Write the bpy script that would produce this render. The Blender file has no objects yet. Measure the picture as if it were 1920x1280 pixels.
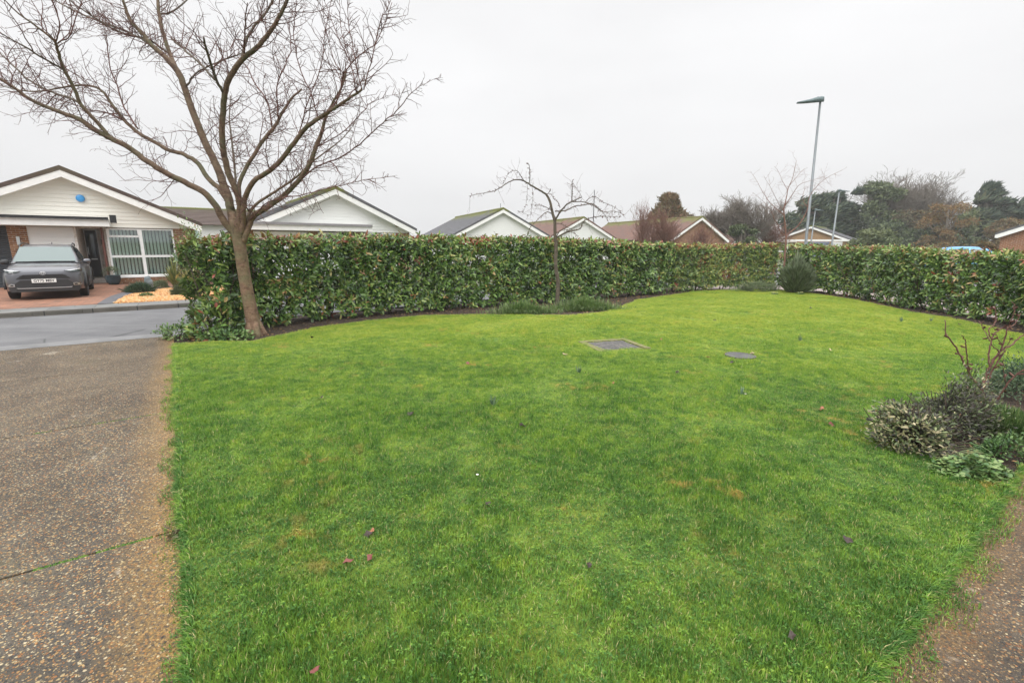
import bpy, bmesh, math, random
import numpy as np
from mathutils import Vector, Matrix, noise
R = math.radians
random.seed(7); rng = np.random.default_rng(7)
scn = bpy.context.scene
COL = scn.collection

# ------------------------------------------------------------------ survey of the place (metres, z up, camera eye at x=y=0)
F = 880.0; H = 1.6; PIT = R(11.75); ROLL = R(0.35)
UA = R(54.4); UX, UY = math.sin(UA), math.cos(UA)          # street direction u; v points across the street
STREET = math.atan2(UY, UX)
def S(x, a, b):
    t = min(1, max(0, (x-a)/(b-a))); return t*t*(3-2*t)
def uv(x, y): return x*UX+y*UY, -x*UY+y*UX
def xy(u, v): return u*UX-v*UY, u*UY+v*UX
def T(x, y):                                               # terrain: the plot falls 20 cm to the street
    u, v = uv(x, y); return -0.2*S(v, 6, 11)*(1-S(u, 14, 20))
def ray(px, py):
    x = (px-960)/F; y = -(py-640)/F; c, s = math.cos(ROLL), math.sin(ROLL)
    x, y = x*c-y*s, x*s+y*c
    return Vector((x, math.cos(PIT)+y*math.sin(PIT), -math.sin(PIT)+y*math.cos(PIT)))
def G(px, py, off=0.0):                                    # where a sight line meets the ground
    d = ray(px, py); z = off
    for _ in range(12):
        t = (z-H)/d.z; z = T(d.x*t, d.y*t)+off
    return Vector((d.x*t, d.y*t, z))
def at(px, py, Y):
    d = ray(px, py); t = Y/d.y; return Vector((d.x*t, Y, H+d.z*t))

# ------------------------------------------------------------------ objects
def tag(o, label=None, cat=None, group=None, kind=None):
    if label: o['label'] = label
    if cat: o['category'] = cat
    if group: o['group'] = group
    if kind: o['kind'] = kind
    return o
def thing(name, label, cat, loc=(0, 0, 0), rz=0, group=None):
    o = bpy.data.objects.new(name, None); COL.objects.link(o)
    o.location = loc; o.rotation_euler = (0, 0, rz); o.empty_display_size = .1
    return tag(o, label, cat, group)
def link(name, me, m, parent=None, smooth=False):
    for x in (m if isinstance(m, (list, tuple)) else [m]): me.materials.append(x)
    if smooth: me.polygons.foreach_set('use_smooth', [True]*len(me.polygons))
    o = bpy.data.objects.new(name, me); COL.objects.link(o)
    if parent: o.parent = parent
    return o
def arr(name, V, Fc, m, parent=None, smooth=False, tone=None):
    V = np.asarray(V, dtype=np.float32); Fc = np.asarray(Fc, dtype=np.int32); k = Fc.shape[1]
    me = bpy.data.meshes.new(name); me.vertices.add(len(V)); me.vertices.foreach_set('co', V.ravel())
    me.loops.add(Fc.size); me.loops.foreach_set('vertex_index', Fc.ravel())
    me.polygons.add(len(Fc)); me.polygons.foreach_set('loop_start', np.arange(0, Fc.size, k, dtype=np.int32))
    try: me.polygons.foreach_set('loop_total', np.full(len(Fc), k, dtype=np.int32))
    except Exception: pass
    me.update(calc_edges=True)
    if tone is not None:
        a = me.attributes.new('tone', 'FLOAT', 'POINT'); a.data.foreach_set('value', np.asarray(tone, dtype=np.float32))
    return link(name, me, m, parent, smooth)
class MB:
    def __init__(s): s.v = []; s.f = []
    def add(s, vs, fs):
        n = len(s.v); s.v += [tuple(a) for a in vs]; s.f += [tuple(i+n for i in f) for f in fs]; return s
    def box(s, x0, x1, y0, y1, z0, z1):
        return s.add([(x0,y0,z0),(x1,y0,z0),(x1,y1,z0),(x0,y1,z0),(x0,y0,z1),(x1,y0,z1),(x1,y1,z1),(x0,y1,z1)],
                     [(0,3,2,1),(4,5,6,7),(0,1,5,4),(1,2,6,5),(2,3,7,6),(3,0,4,7)])
    def tube(s, pts, rads, n=8, cap=True):
        pts = [Vector(p) for p in pts]
        if not isinstance(rads, (list, tuple)): rads = [rads]*len(pts)
        vs = []; prev = None
        for i, p in enumerate(pts):
            t = (pts[min(i+1, len(pts)-1)]-pts[max(i-1, 0)])
            if t.length < 1e-9: t = Vector((0, 0, 1))
            t.normalize()
            if prev is None: a = t.orthogonal().normalized()
            else:
                a = prev-t*prev.dot(t)
                a = a.normalized() if a.length > 1e-6 else t.orthogonal().normalized()
            prev = a; b = t.cross(a)
            for k in range(n):
                w = 2*math.pi*k/n; vs.append(p+(a*math.cos(w)+b*math.sin(w))*rads[i])
        fs = []
        for i in range(len(pts)-1):
            for k in range(n): fs.append((i*n+k, i*n+(k+1) % n, (i+1)*n+(k+1) % n, (i+1)*n+k))
        if cap: fs.append(tuple(range(n-1, -1, -1))); fs.append(tuple(range((len(pts)-1)*n, len(pts)*n)))
        return s.add(vs, fs)
    def prism(s, poly, axis, a, b):                         # poly in the two other axes, extruded from a to b
        def mk(p, t):
            return {'x': (t, p[0], p[1]), 'y': (p[0], t, p[1]), 'z': (p[0], p[1], t)}[axis]
        n = len(poly); vs = [mk(p, a) for p in poly]+[mk(p, b) for p in poly]
        fs = [tuple(range(n)), tuple(range(2*n-1, n-1, -1))]+[(i, n+i, n+(i+1) % n, (i+1) % n) for i in range(n)]
        return s.add(vs, fs)
    def lathe(s, prof, n=16, c=(0, 0, 0), axis='z'):
        vs = []
        for r, z in prof:
            for k in range(n):
                w = 2*math.pi*k/n; q = (r*math.cos(w), r*math.sin(w), z)
                if axis == 'x': q = (q[2], q[0], q[1])
                if axis == 'y': q = (q[0], q[2], q[1])
                vs.append((q[0]+c[0], q[1]+c[1], q[2]+c[2]))
        fs = [(i*n+k, i*n+(k+1) % n, (i+1)*n+(k+1) % n, (i+1)*n+k) for i in range(len(prof)-1) for k in range(n)]
        fs += [tuple(range(n-1, -1, -1)), tuple(range((len(prof)-1)*n, len(prof)*n))]
        return s.add(vs, fs)
    def build(s, name, m, parent=None, smooth=False, bevel=0):
        me = bpy.data.meshes.new(name); me.from_pydata(s.v, [], s.f); me.validate()
        bm = bmesh.new(); bm.from_mesh(me); bmesh.ops.recalc_face_normals(bm, faces=bm.faces)
        if bevel: bmesh.ops.bevel(bm, geom=[e for e in bm.edges if e.calc_face_angle(0) > .6], offset=bevel, segments=2, affect='EDGES', profile=.5)
        bm.to_mesh(me); bm.free(); me.update()
        return link(name, me, m, parent, smooth)

# ------------------------------------------------------------------ materials
class NT:
    def __init__(s, name):
        s.m = bpy.data.materials.new(name); s.m.use_nodes = True; s.t = s.m.node_tree; s.t.nodes.clear()
        s.out = s.n('ShaderNodeOutputMaterial'); s.p = s.n('ShaderNodeBsdfPrincipled'); s.l(s.p.outputs[0], s.out.inputs['Surface'])
    def n(s, t, **k):
        x = s.t.nodes.new(t)
        for a, b in k.items(): setattr(x, a, b)
        return x
    def l(s, a, b): s.t.links.new(a, b)
    def put(s, sock, v):
        if hasattr(v, 'links'): s.l(v, sock)
        elif isinstance(v, (tuple, list)) and len(v) == 3 and sock.type == 'RGBA': sock.default_value = (*v, 1)
        else: sock.default_value = v
    def coord(s, which='Object', scale=None, loc=None, rot=None):
        if which == 'World': o = s.n('ShaderNodeNewGeometry').outputs['Position']
        else: o = s.n('ShaderNodeTexCoord').outputs[which]
        if scale is None and rot is None and loc is None: return o
        mp = s.n('ShaderNodeMapping'); s.l(o, mp.inputs[0])
        if scale is not None: mp.inputs['Scale'].default_value = scale if isinstance(scale, tuple) else (scale,)*3
        if rot is not None: mp.inputs['Rotation'].default_value = rot
        if loc is not None: mp.inputs['Location'].default_value = loc
        return mp.outputs[0]
    def noise(s, vec, scale, detail=4, rough=.55, dist=0):
        x = s.n('ShaderNodeTexNoise'); s.l(vec, x.inputs['Vector']); x.inputs['Scale'].default_value = scale
        x.inputs['Detail'].default_value = detail; x.inputs['Roughness'].default_value = rough; x.inputs['Distortion'].default_value = dist
        return x.outputs['Fac']
    def ramp(s, fac, stops, interp='LINEAR'):
        x = s.n('ShaderNodeValToRGB'); s.put(x.inputs[0], fac); x.color_ramp.interpolation = interp
        e = x.color_ramp.elements
        while len(e) < len(stops): e.new(.5)
        for i, (p, c) in enumerate(stops): e[i].position = p; e[i].color = (*c, 1) if len(c) == 3 else c
        return x.outputs[0]
    def mix(s, fac, a, b, mode='MIX'):
        x = s.n('ShaderNodeMix', data_type='RGBA', blend_type=mode); s.put(x.inputs[0], fac); s.put(x.inputs[6], a); s.put(x.inputs[7], b); return x.outputs[2]
    def math(s, op, a, b=0.0, clamp=False):
        x = s.n('ShaderNodeMath', operation=op, use_clamp=clamp); s.put(x.inputs[0], a); s.put(x.inputs[1], b); return x.outputs[0]
    def rng(s, v, a, b, c=0.0, d=1.0):
        x = s.n('ShaderNodeMapRange'); s.put(x.inputs[0], v)
        for i, q in enumerate((a, b, c, d)): x.inputs[i+1].default_value = q
        return x.outputs[0]
    def bump(s, h, strength=.3, dist=.02, normal=None):
        x = s.n('ShaderNodeBump'); x.inputs['Strength'].default_value = strength; x.inputs['Distance'].default_value = dist
        s.l(h, x.inputs['Height'])
        if normal is not None: s.l(normal, x.inputs['Normal'])
        s.l(x.outputs[0], s.p.inputs['Normal']); return x.outputs[0]
    def island(s): return s.n('ShaderNodeNewGeometry').outputs['Random Per Island']
    def attr(s, name, typ='GEOMETRY'):
        x = s.n('ShaderNodeAttribute', attribute_name=name); x.attribute_type = typ; return x.outputs['Fac']
    def fin(s, col=None, rough=.8, metal=0, spec=.5, **k):
        if col is not None: s.put(s.p.inputs['Base Color'], col)
        s.put(s.p.inputs['Roughness'], rough); s.p.inputs['Metallic'].default_value = metal; s.p.inputs['Specular IOR Level'].default_value = spec
        for a, b in k.items(): s.put(s.p.inputs[a.replace('_', ' ')], b)
        return s.m
def plain(name, col, rough=.6, metal=0, var=.12, scale=6, bump=.08, **k):
    a = NT(name); c = a.coord('Object'); f = a.noise(c, scale, 6)
    g = a.mix(a.rng(f, .3, .7), tuple(x*(1-var) for x in col), tuple(min(1, x*(1+var)) for x in col))
    a.bump(a.noise(c, scale*12, 3), bump, .004); return a.fin(g, rough, metal, **k)
def glassy(name, col, rough=.05):
    a = NT(name); return a.fin(col, rough, 0, .8)
M = {}
M['upvc'] = plain('white_upvc', (.82, .83, .82), .35, var=.03, bump=.02)
M['fascia'] = plain('white_fascia', (.82, .82, .80), .45, var=.05, bump=.03)
M['black'] = plain('black_gutter', (.02, .02, .022), .4)
M['greygut'] = plain('grey_gutter', (.23, .22, .23), .5)
M['darkdoor'] = plain('anthracite_door', (.045, .055, .065), .45, var=.05)
M['pipe'] = plain('downpipe', (.12, .04, .03), .5)
M['rubber'] = plain('rubber', (.02, .02, .021), .85)
M['trim'] = plain('black_trim', (.025, .026, .028), .55)
M['chrome'] = plain('silver_trim', (.6, .61, .62), .3, 1, var=.02, bump=0)
M['lampglass'] = glassy('lamp_lens', (.65, .68, .7), .12)
M['glass'] = glassy('dark_glass', (.03, .045, .045), .04)
M['windscreen'] = glassy('windscreen_glass', (.09, .13, .125), .12)
M['galv'] = plain('galvanised', (.19, .21, .22), .5, .5, var=.1)
M['headgrey'] = plain('lamp_head', (.11, .15, .155), .5, .2)
M['bluebox'] = plain('blue_plastic', (.06, .33, .72), .4, var=.05)
M['plate'] = plain('plate_white', (.8, .8, .78), .4, var=.02, bump=0)
M['ink'] = plain('plate_black', (.01, .01, .01), .5, bump=0)
M['pot'] = plain('glazed_pot', (.03, .06, .075), .25)
M['concrete'] = plain('pale_concrete', (.42, .41, .38), .9, scale=14, bump=.4)
def car_paint(name, col, fl=.25):
    a = NT(name); f = a.noise(a.coord('Object'), 500, 1)
    m = a.fin(a.mix(f, tuple(x*.85 for x in col), tuple(x*1.15 for x in col)), .32, .45, .5); a.p.inputs['Coat Weight'].default_value = .7; a.p.inputs['Coat Roughness'].default_value = .06
    return m
M['carpaint'] = car_paint('grey_car_paint', (.105, .108, .122)); M['bluepaint'] = car_paint('blue_car_paint', (.13, .36, .62))
def xz(a, s=1.0):
    sp = a.n('ShaderNodeSeparateXYZ'); a.l(a.coord('Object'), sp.inputs[0])
    cb = a.n('ShaderNodeCombineXYZ'); a.l(a.math('ADD', sp.outputs[0], sp.outputs[1]), cb.inputs[0]); a.l(sp.outputs[2], cb.inputs[1]); return cb.outputs[0]
def brick(name, c1, c2, mort=(.42, .38, .32)):
    a = NT(name); b = a.n('ShaderNodeTexBrick'); a.l(xz(a), b.inputs['Vector'])
    b.inputs['Scale'].default_value = 1; b.inputs['Brick Width'].default_value = .225; b.inputs['Row Height'].default_value = .075
    b.inputs['Mortar Size'].default_value = .008; b.inputs['Color1'].default_value = (*c1, 1); b.inputs['Color2'].default_value = (*c2, 1); b.inputs['Mortar'].default_value = (*mort, 1)
    n = a.noise(a.coord('Object'), 9, 6); col = a.mix(a.rng(n, .3, .75), b.outputs[0], (.62, .5, .42), 'MULTIPLY')
    a.bump(b.outputs['Fac'], -.5, .01); return a.fin(col, .9)
M['brick'] = brick('buff_brown_brick', (.34, .17, .075), (.22, .10, .05)); M['brick2'] = brick('orange_brick', (.36, .15, .065), (.27, .11, .055))
M['brick3'] = brick('sand_brick', (.42, .27, .12), (.34, .2, .09)); M['pbrick'] = brick('painted_brick', (.80, .80, .77), (.76, .76, .73), (.66, .66, .64))
def board(name, col):
    a = NT(name); c = a.coord('Object'); n = a.noise(a.coord('Object', (1.2, 1.2, 14)), 2.0, 5)
    a.bump(a.noise(c, 60, 3), .05, .003); return a.fin(a.mix(a.rng(n, .3, .7), tuple(x*.93 for x in col), col), .5)
M['clad'] = board('cream_cladding', (.80, .78, .71)); M['clad2'] = board('white_cladding', (.78, .79, .77))
def tile(name, c1, c2, moss=.5):
    a = NT(name); o = a.coord('Object'); r = a.island(); n = a.noise(o, 1.1, 7, .65); n2 = a.noise(o, 14, 5)
    b = a.n('ShaderNodeTexBrick'); cb = a.n('ShaderNodeCombineXYZ'); sp = a.n('ShaderNodeSeparateXYZ'); a.l(o, sp.inputs[0])
    a.l(sp.outputs[1], cb.inputs[0]); a.l(sp.outputs[2], cb.inputs[1]); a.l(cb.outputs[0], b.inputs['Vector'])
    b.inputs['Scale'].default_value = 1; b.inputs['Brick Width'].default_value = .3; b.inputs['Row Height'].default_value = .135; b.inputs['Mortar Size'].default_value = .006
    b.inputs['Color1'].default_value = (*c1, 1); b.inputs['Color2'].default_value = (*c2, 1); b.inputs['Mortar'].default_value = (.03, .03, .03, 1)
    col = a.mix(a.rng(n2, .35, .75), b.outputs[0], tuple(x*.6 for x in c1))
    hz = a.rng(sp.outputs[2], 3.4, 4.25, -.35, .22)
    mm = a.math('MULTIPLY', a.rng(a.math('ADD', n, hz), .5, .72), moss, True)
    col = a.mix(mm, col, (.13, .14, .035)); a.bump(n2, .4, .01); return a.fin(col, .9)
M['tile'] = tile('grey_slate_tile', (.15, .15, .16), (.10, .10, .11), 1.0); M['tileb'] = tile('brown_tile', (.12, .085, .07), (.085, .06, .05), .15)
M['tiler'] = tile('red_grey_tile', (.23, .12, .09), (.15, .11, .10), .9)
def leafmat(name, stops, rough=.38, isl=.25, spec=.5, trans=.15):
    a = NT(name); t = a.attr('tone'); r = a.island()
    f = a.math('ADD', t, a.math('MULTIPLY', a.math('SUBTRACT', r, .5), isl), True)
    col = a.ramp(f, stops); n = a.noise(a.coord('World'), 9, 3); col = a.mix(a.rng(n, .3, .7), col, a.mix(1.0, col, (.72, .78, .7), 'MULTIPLY'))
    back = a.n('ShaderNodeNewGeometry').outputs['Backfacing']; col = a.mix(a.math('MULTIPLY', back, .35), col, (.16, .2, .08))
    m = a.fin(col, rough, 0, spec)
    if trans:
        tr = a.n('ShaderNodeBsdfTranslucent'); a.l(col, tr.inputs[0]); mx = a.n('ShaderNodeMixShader'); mx.inputs[0].default_value = trans
        a.l(a.p.outputs[0], mx.inputs[1]); a.l(tr.outputs[0], mx.inputs[2]); a.l(mx.outputs[0], a.out.inputs['Surface'])
    return m
M['laurel'] = leafmat('laurel_leaf', [(0, (.04, .075, .028)), (.22, (.08, .155, .04)), (.46, (.165, .285, .065)), (.72, (.32, .41, .11)), (.85, (.45, .34, .13)), (.93, (.38, .19, .08)), (1, (.3, .08, .05))], .27, .7)
M['photinia'] = leafmat('photinia_leaf', [(0, (.045, .08, .035)), (.25, (.11, .19, .055)), (.48, (.26, .35, .09)), (.68, (.46, .45, .14)), (.85, (.33, .17, .07)), (1, (.3, .06, .04))], .35, .6)
M['ever'] = leafmat('evergreen_leaf', [(0, (.03, .05, .03)), (.5, (.065, .10, .045)), (1, (.16, .18, .07))], .6, .5)
M['cypress'] = leafmat('cypress_frond', [(0, (.022, .045, .035)), (.6, (.05, .085, .055)), (1, (.13, .12, .06))], .7, .4)
M['pine'] = leafmat('pine_needle', [(0, (.06, .05, .03)), (.5, (.16, .11, .06)), (1, (.29, .17, .10))], .7, .5)
M['brownleaf'] = leafmat('brown_leaf', [(0, (.08, .06, .04)), (.5, (.18, .11, .06)), (1, (.32, .16, .06))], .7, .6)
M['herb'] = leafmat('fresh_green_leaf', [(0, (.04, .09, .03)), (.5, (.1, .2, .05)), (1, (.26, .34, .12))], .5, .5)
M['sage'] = leafmat('sage_leaf', [(0, (.04, .035, .035)), (.25, (.085, .075, .06)), (.45, (.12, .16, .07)), (.62, (.22, .26, .11)), (.8, (.42, .36, .2)), (1, (.55, .46, .3))], .6, .45)
M['lavender'] = leafmat('grey_green_leaf', [(0, (.07, .09, .05)), (.5, (.17, .22, .12)), (1, (.34, .40, .26))], .6, .5)
M['bluegrass'] = leafmat('blue_green_leaf', [(0, (.04, .08, .055)), (.5, (.11, .19, .12)), (1, (.26, .36, .22))], .6, .5)
M['phorm'] = leafmat('variegated_strap_leaf', [(0, (.08, .12, .04)), (.5, (.22, .24, .08)), (1, (.5, .42, .16))], .45, .7)
def bark(name, c1, c2, c3, rings=0, sc=10):
    a = NT(name); o = a.coord('Object'); n = a.noise(o, sc, 7, .7); col = a.ramp(n, [(.3, c1), (.5, c2), (.72, c3)])
    h = n
    if rings:
        s2 = a.noise(a.coord('Object', (3, 3, 60)), 1.0, 4, .7, .4); col = a.mix(a.math('MULTIPLY', a.rng(s2, .54, .7), .45), col, tuple(x*1.5 for x in c3)); h = a.math('ADD', n, s2)
        g = a.noise(o, 3.1, 5); col = a.mix(a.math('MULTIPLY', a.rng(g, .47, .62), .6), col, (.14, .15, .07)); k = a.noise(o, 26, 6, .75); col = a.mix(a.rng(k, .52, .68), col, a.mix(1.0, col, (.45, .42, .4), 'MULTIPLY')); h = a.math('ADD', h, k)
    if rings:
        sz = a.n('ShaderNodeSeparateXYZ'); a.l(o, sz.inputs[0]); col = a.mix(a.math('MULTIPLY', a.rng(sz.outputs[2], 1.3, 2.6), .8), col, a.mix(1.0, col, (.55, .60, .60), 'MULTIPLY'))
    a.bump(h, .7, .02); return a.fin(col, .85)
M['cherry'] = bark('cherry_bark', (.085, .045, .03), (.2, .12, .075), (.29, .2, .13), 1, 9)
M['limb'] = bark('limb_bark', (.045, .035, .028), (.10, .08, .058), (.15, .125, .09), 0, 12)
M['twig'] = bark('twig_bark', (.065, .028, .024), (.12, .055, .045), (.18, .09, .075), 0, 20)
M['greytwig'] = bark('grey_twig_bark', (.1, .085, .07), (.17, .145, .12), (.24, .21, .18), 0, 6)
M['redtwig'] = bark('reddish_twig_bark', (.12, .05, .035), (.2, .1, .075), (.27, .15, .11), 0, 6)
M['stem'] = bark('hedge_stem_bark', (.035, .025, .02), (.07, .05, .035), (.12, .09, .06), 0, 20)
M['redstem'] = bark('red_shrub_bark', (.07, .028, .022), (.13, .06, .045), (.22, .12, .09), 0, 30)

# aggregate concrete (driveway and path)
def aggregate(name, edge_lo=None):
    a = NT(name); w = a.coord('World')
    n0 = a.noise(w, 30, 3); cb = a.n('ShaderNodeVectorMath', operation='ADD'); a.l(w, cb.inputs[0])
    sc = a.n('ShaderNodeVectorMath', operation='SCALE'); nz = a.n('ShaderNodeTexNoise'); a.l(w, nz.inputs[0]); nz.inputs['Scale'].default_value = 55
    a.l(nz.outputs['Color'], sc.inputs[0]); sc.inputs['Scale'].default_value = .012; a.l(sc.outputs[0], cb.inputs[1]); ww = cb.outputs[0]
    def vor(scale, feat='F1'):
        v = a.n('ShaderNodeTexVoronoi', feature=feat); a.l(ww, v.inputs['Vector']); v.inputs['Scale'].default_value = scale; return v
    v1 = vor(62); v2 = vor(115)
    def stone(v):
        sp = a.n('ShaderNodeSeparateColor'); a.l(v.outputs['Color'], sp.inputs[0])
        col = a.ramp(sp.outputs[0], [(0, (.04, .04, .04)), (.18, (.085, .075, .06)), (.34, (.16, .12, .075)), (.48, (.30, .14, .045)), (.63, (.38, .24, .10)), (.78, (.42, .34, .19)), (.91, (.48, .43, .30)), (1, (.62, .57, .46))], 'CONSTANT')
        return col, sp.outputs[1]
    c1, r1 = stone(v1); c2, r2 = stone(v2)
    m1 = a.math('MULTIPLY', a.rng(v1.outputs['Distance'], .34, .46, 1, 0), a.rng(r1, .25, .3))
    m2 = a.math('MULTIPLY', a.rng(v2.outputs['Distance'], .36, .5, 1, 0), a.rng(r2, .15, .2))
    big = a.noise(w, .9, 6, .6); mat = a.ramp(big, [(.32, (.06, .056, .05)), (.5, (.105, .097, .082)), (.68, (.17, .155, .122))])
    fine = a.noise(w, 160, 3); mat = a.mix(a.rng(fine, .3, .7), mat, a.mix(1.0, mat, (.5, .5, .5), 'MULTIPLY'))
    col = a.mix(m2, mat, c2); col = a.mix(m1, col, c1)
    st = a.noise(w, 2.1, 7, .7, .4); col = a.mix(a.rng(st, .38, .62), a.mix(1.0, col, (.66, .64, .60), 'MULTIPLY'), col)
    lich = a.rng(a.noise(w, 3.3, 5, .6, .6), .66, .7); lich = a.math('MULTIPLY', lich, a.rng(a.noise(w, 30, 3), .35, .6)); col = a.mix(a.math('MULTIPLY', lich, .7), col, (.5, .48, .42))
    # orange-brown moss and dirt that gathers along the turf edge
    sp = a.n('ShaderNodeVectorMath', operation='DOT_PRODUCT'); a.l(w, sp.inputs[0])
    if edge_lo == 'drive': sp.inputs[1].default_value = (UX, UY, 0); d = a.rng(a.math('ADD', sp.outputs['Value'], a.math('MULTIPLY', a.noise(w, 3, 5), .30)), -.30, .03)
    else: sp.inputs[1].default_value = (-UY, UX, 0); d = a.rng(a.math('ADD', sp.outputs['Value'], a.math('MULTIPLY', a.noise(w, 3, 5), .3)), .26, .64)
    dd = a.math('MULTIPLY', d, a.rng(a.noise(w, 45, 4, .7), .36, .58), True)
    col = a.mix(a.math('MULTIPLY', dd, .8), col, a.mix(a.rng(a.noise(w, 90, 3), .35, .65), (.22, .125, .03), (.45, .29, .085)))
    g = a.math('MULTIPLY', a.rng(a.noise(w, 1.7, 4), .6, .72), a.rng(a.noise(w, 25, 3), .45, .6)); col = a.mix(a.math('MULTIPLY', g, .45), col, (.10, .11, .04))
    h = a.math('ADD', a.math('MULTIPLY', m1, .9), a.math('MULTIPLY', m2, .5)); h = a.math('ADD', h, a.math('MULTIPLY', fine, .4))
    if edge_lo != 'drive': col = a.mix(1.0, col, (.66, .58, .53), 'MULTIPLY')
    else: col = a.mix(1.0, col, (.95, .88, .80), 'MULTIPLY')
    a.bump(h, .8, .006); return a.fin(col, a.rng(m1, 0, 1, .8, .45))
M['drive'] = aggregate('exposed_aggregate_drive', 'drive'); M['path'] = aggregate('exposed_aggregate_path', 'path')
def asphalt():
    a = NT('worn_asphalt'); w = a.coord('World'); n = a.noise(w, 1.2, 6, .65); f = a.noise(w, 180, 3)
    u = a.noise(a.coord('World', (.25, 3.2, 1), rot=(0, 0, -STREET)), 1.0, 5)
    col = a.ramp(n, [(.3, (.135, .135, .14)), (.7, (.2, .2, .203))]); col = a.mix(a.rng(u, .4, .65), col, a.mix(1.0, col, (.78, .78, .8), 'MULTIPLY')); col = a.mix(a.rng(f, .3, .7), col, a.mix(1.0, col, (.6, .6, .6), 'MULTIPLY'))
    v = a.n('ShaderNodeTexVoronoi', feature='DISTANCE_TO_EDGE'); a.l(a.coord('World'), v.inputs['Vector']); v.inputs['Scale'].default_value = .33
    crack = a.math('MULTIPLY', a.rng(v.outputs[0], 0, .006, 1, 0), a.rng(a.noise(w, .8, 3), .5, .55)); col = a.mix(crack, col, (.05, .05, .05))
    a.bump(f, .5, .006); return a.fin(col, .8)
M['asphalt'] = asphalt()
def paving(name, c1, c2, bw, rh, mort, ms=.006, rot=0.0, rough=.85):
    a = NT(name); b = a.n('ShaderNodeTexBrick'); a.l(a.coord('World', rot=(0, 0, -STREET+rot)), b.inputs['Vector'])
    b.inputs['Scale'].default_value = 1; b.inputs['Brick Width'].default_value = bw; b.inputs['Row Height'].default_value = rh; b.inputs['Mortar Size'].default_value = ms
    b.inputs['Color1'].default_value = (*c1, 1); b.inputs['Color2'].default_value = (*c2, 1); b.inputs['Mortar'].default_value = (*mort, 1)
    n = a.noise(a.coord('World'), 2.3, 6, .65); f = a.noise(a.coord('World'), 60, 3)
    col = a.mix(a.rng(n, .35, .7), b.outputs[0], a.mix(1.0, b.outputs[0], (.62, .62, .62), 'MULTIPLY')); col = a.mix(a.rng(f, .3, .7), col, a.mix(1.0, col, (.8, .8, .8), 'MULTIPLY'))
    a.bump(b.outputs['Fac'], -.6, .006); return a.fin(col, rough)
M['blocks'] = paving('red_block_paving', (.36, .16, .09), (.26, .13, .08), .2, .1, (.1, .08, .07), rot=.785)
M['bluebrick'] = paving('grey_block_edging', (.15, .15, .17), (.12, .12, .13), .1, .1, (.06, .06, .06))
M['slabs'] = paving('pavement_concrete', (.21, .21, .20), (.18, .18, .175), .9, .6, (.1, .1, .095), .01)
M['pinkslabs'] = paving('pinkish_pavement', (.42, .34, .31), (.38, .31, .29), .9, .6, (.2, .17, .15), .01)
M['kerb'] = paving('kerb_concrete', (.17, .155, .135), (.14, .13, .115), .9, .5, (.04, .04, .04), .012)
M['channel'] = paving('concrete_channel', (.235, .235, .235), (.215, .215, .215), 3.0, 2.0, (.2, .2, .2), .01)
def soil(name, cs, sc=22):
    a = NT(name); w = a.coord('World'); n = a.noise(w, sc, 7, .75); col = a.ramp(n, [(.3, cs[0]), (.5, cs[1]), (.68, cs[2])]); a.bump(n, 1.0, .05); return a.fin(col, .95)
M['soil'] = soil('leafy_soil', [(.018, .013, .01), (.045, .03, .02), (.11, .06, .035)]); M['verge'] = soil('verge', [(.06, .075, .035), (.09, .105, .05), (.13, .14, .075)], 6)
def gravelmat():
    a = NT('orange_gravel'); r = a.island(); col = a.ramp(r, [(0, (.36, .15, .05)), (.3, (.5, .24, .07)), (.6, (.55, .31, .11)), (.85, (.58, .42, .24)), (1, (.3, .12, .05))]); return a.fin(col, .7)
M['gravel'] = gravelmat()
def lawnmat():
    a = NT('moss_and_thatch'); w = a.coord('World'); n = a.noise(w, 1.1, 6, .6); f = a.noise(w, 60, 6, .75)
    col = a.ramp(n, [(.3, (.12, .24, .03)), (.5, (.24, .36, .035)), (.68, (.38, .43, .05))]); col = a.mix(a.rng(f, .35, .7), a.mix(1.0, col, (.45, .4, .4), 'MULTIPLY'), col)
    a.bump(f, .9, .025); return a.fin(col, .95)
M['lawn'] = lawnmat()
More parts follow.
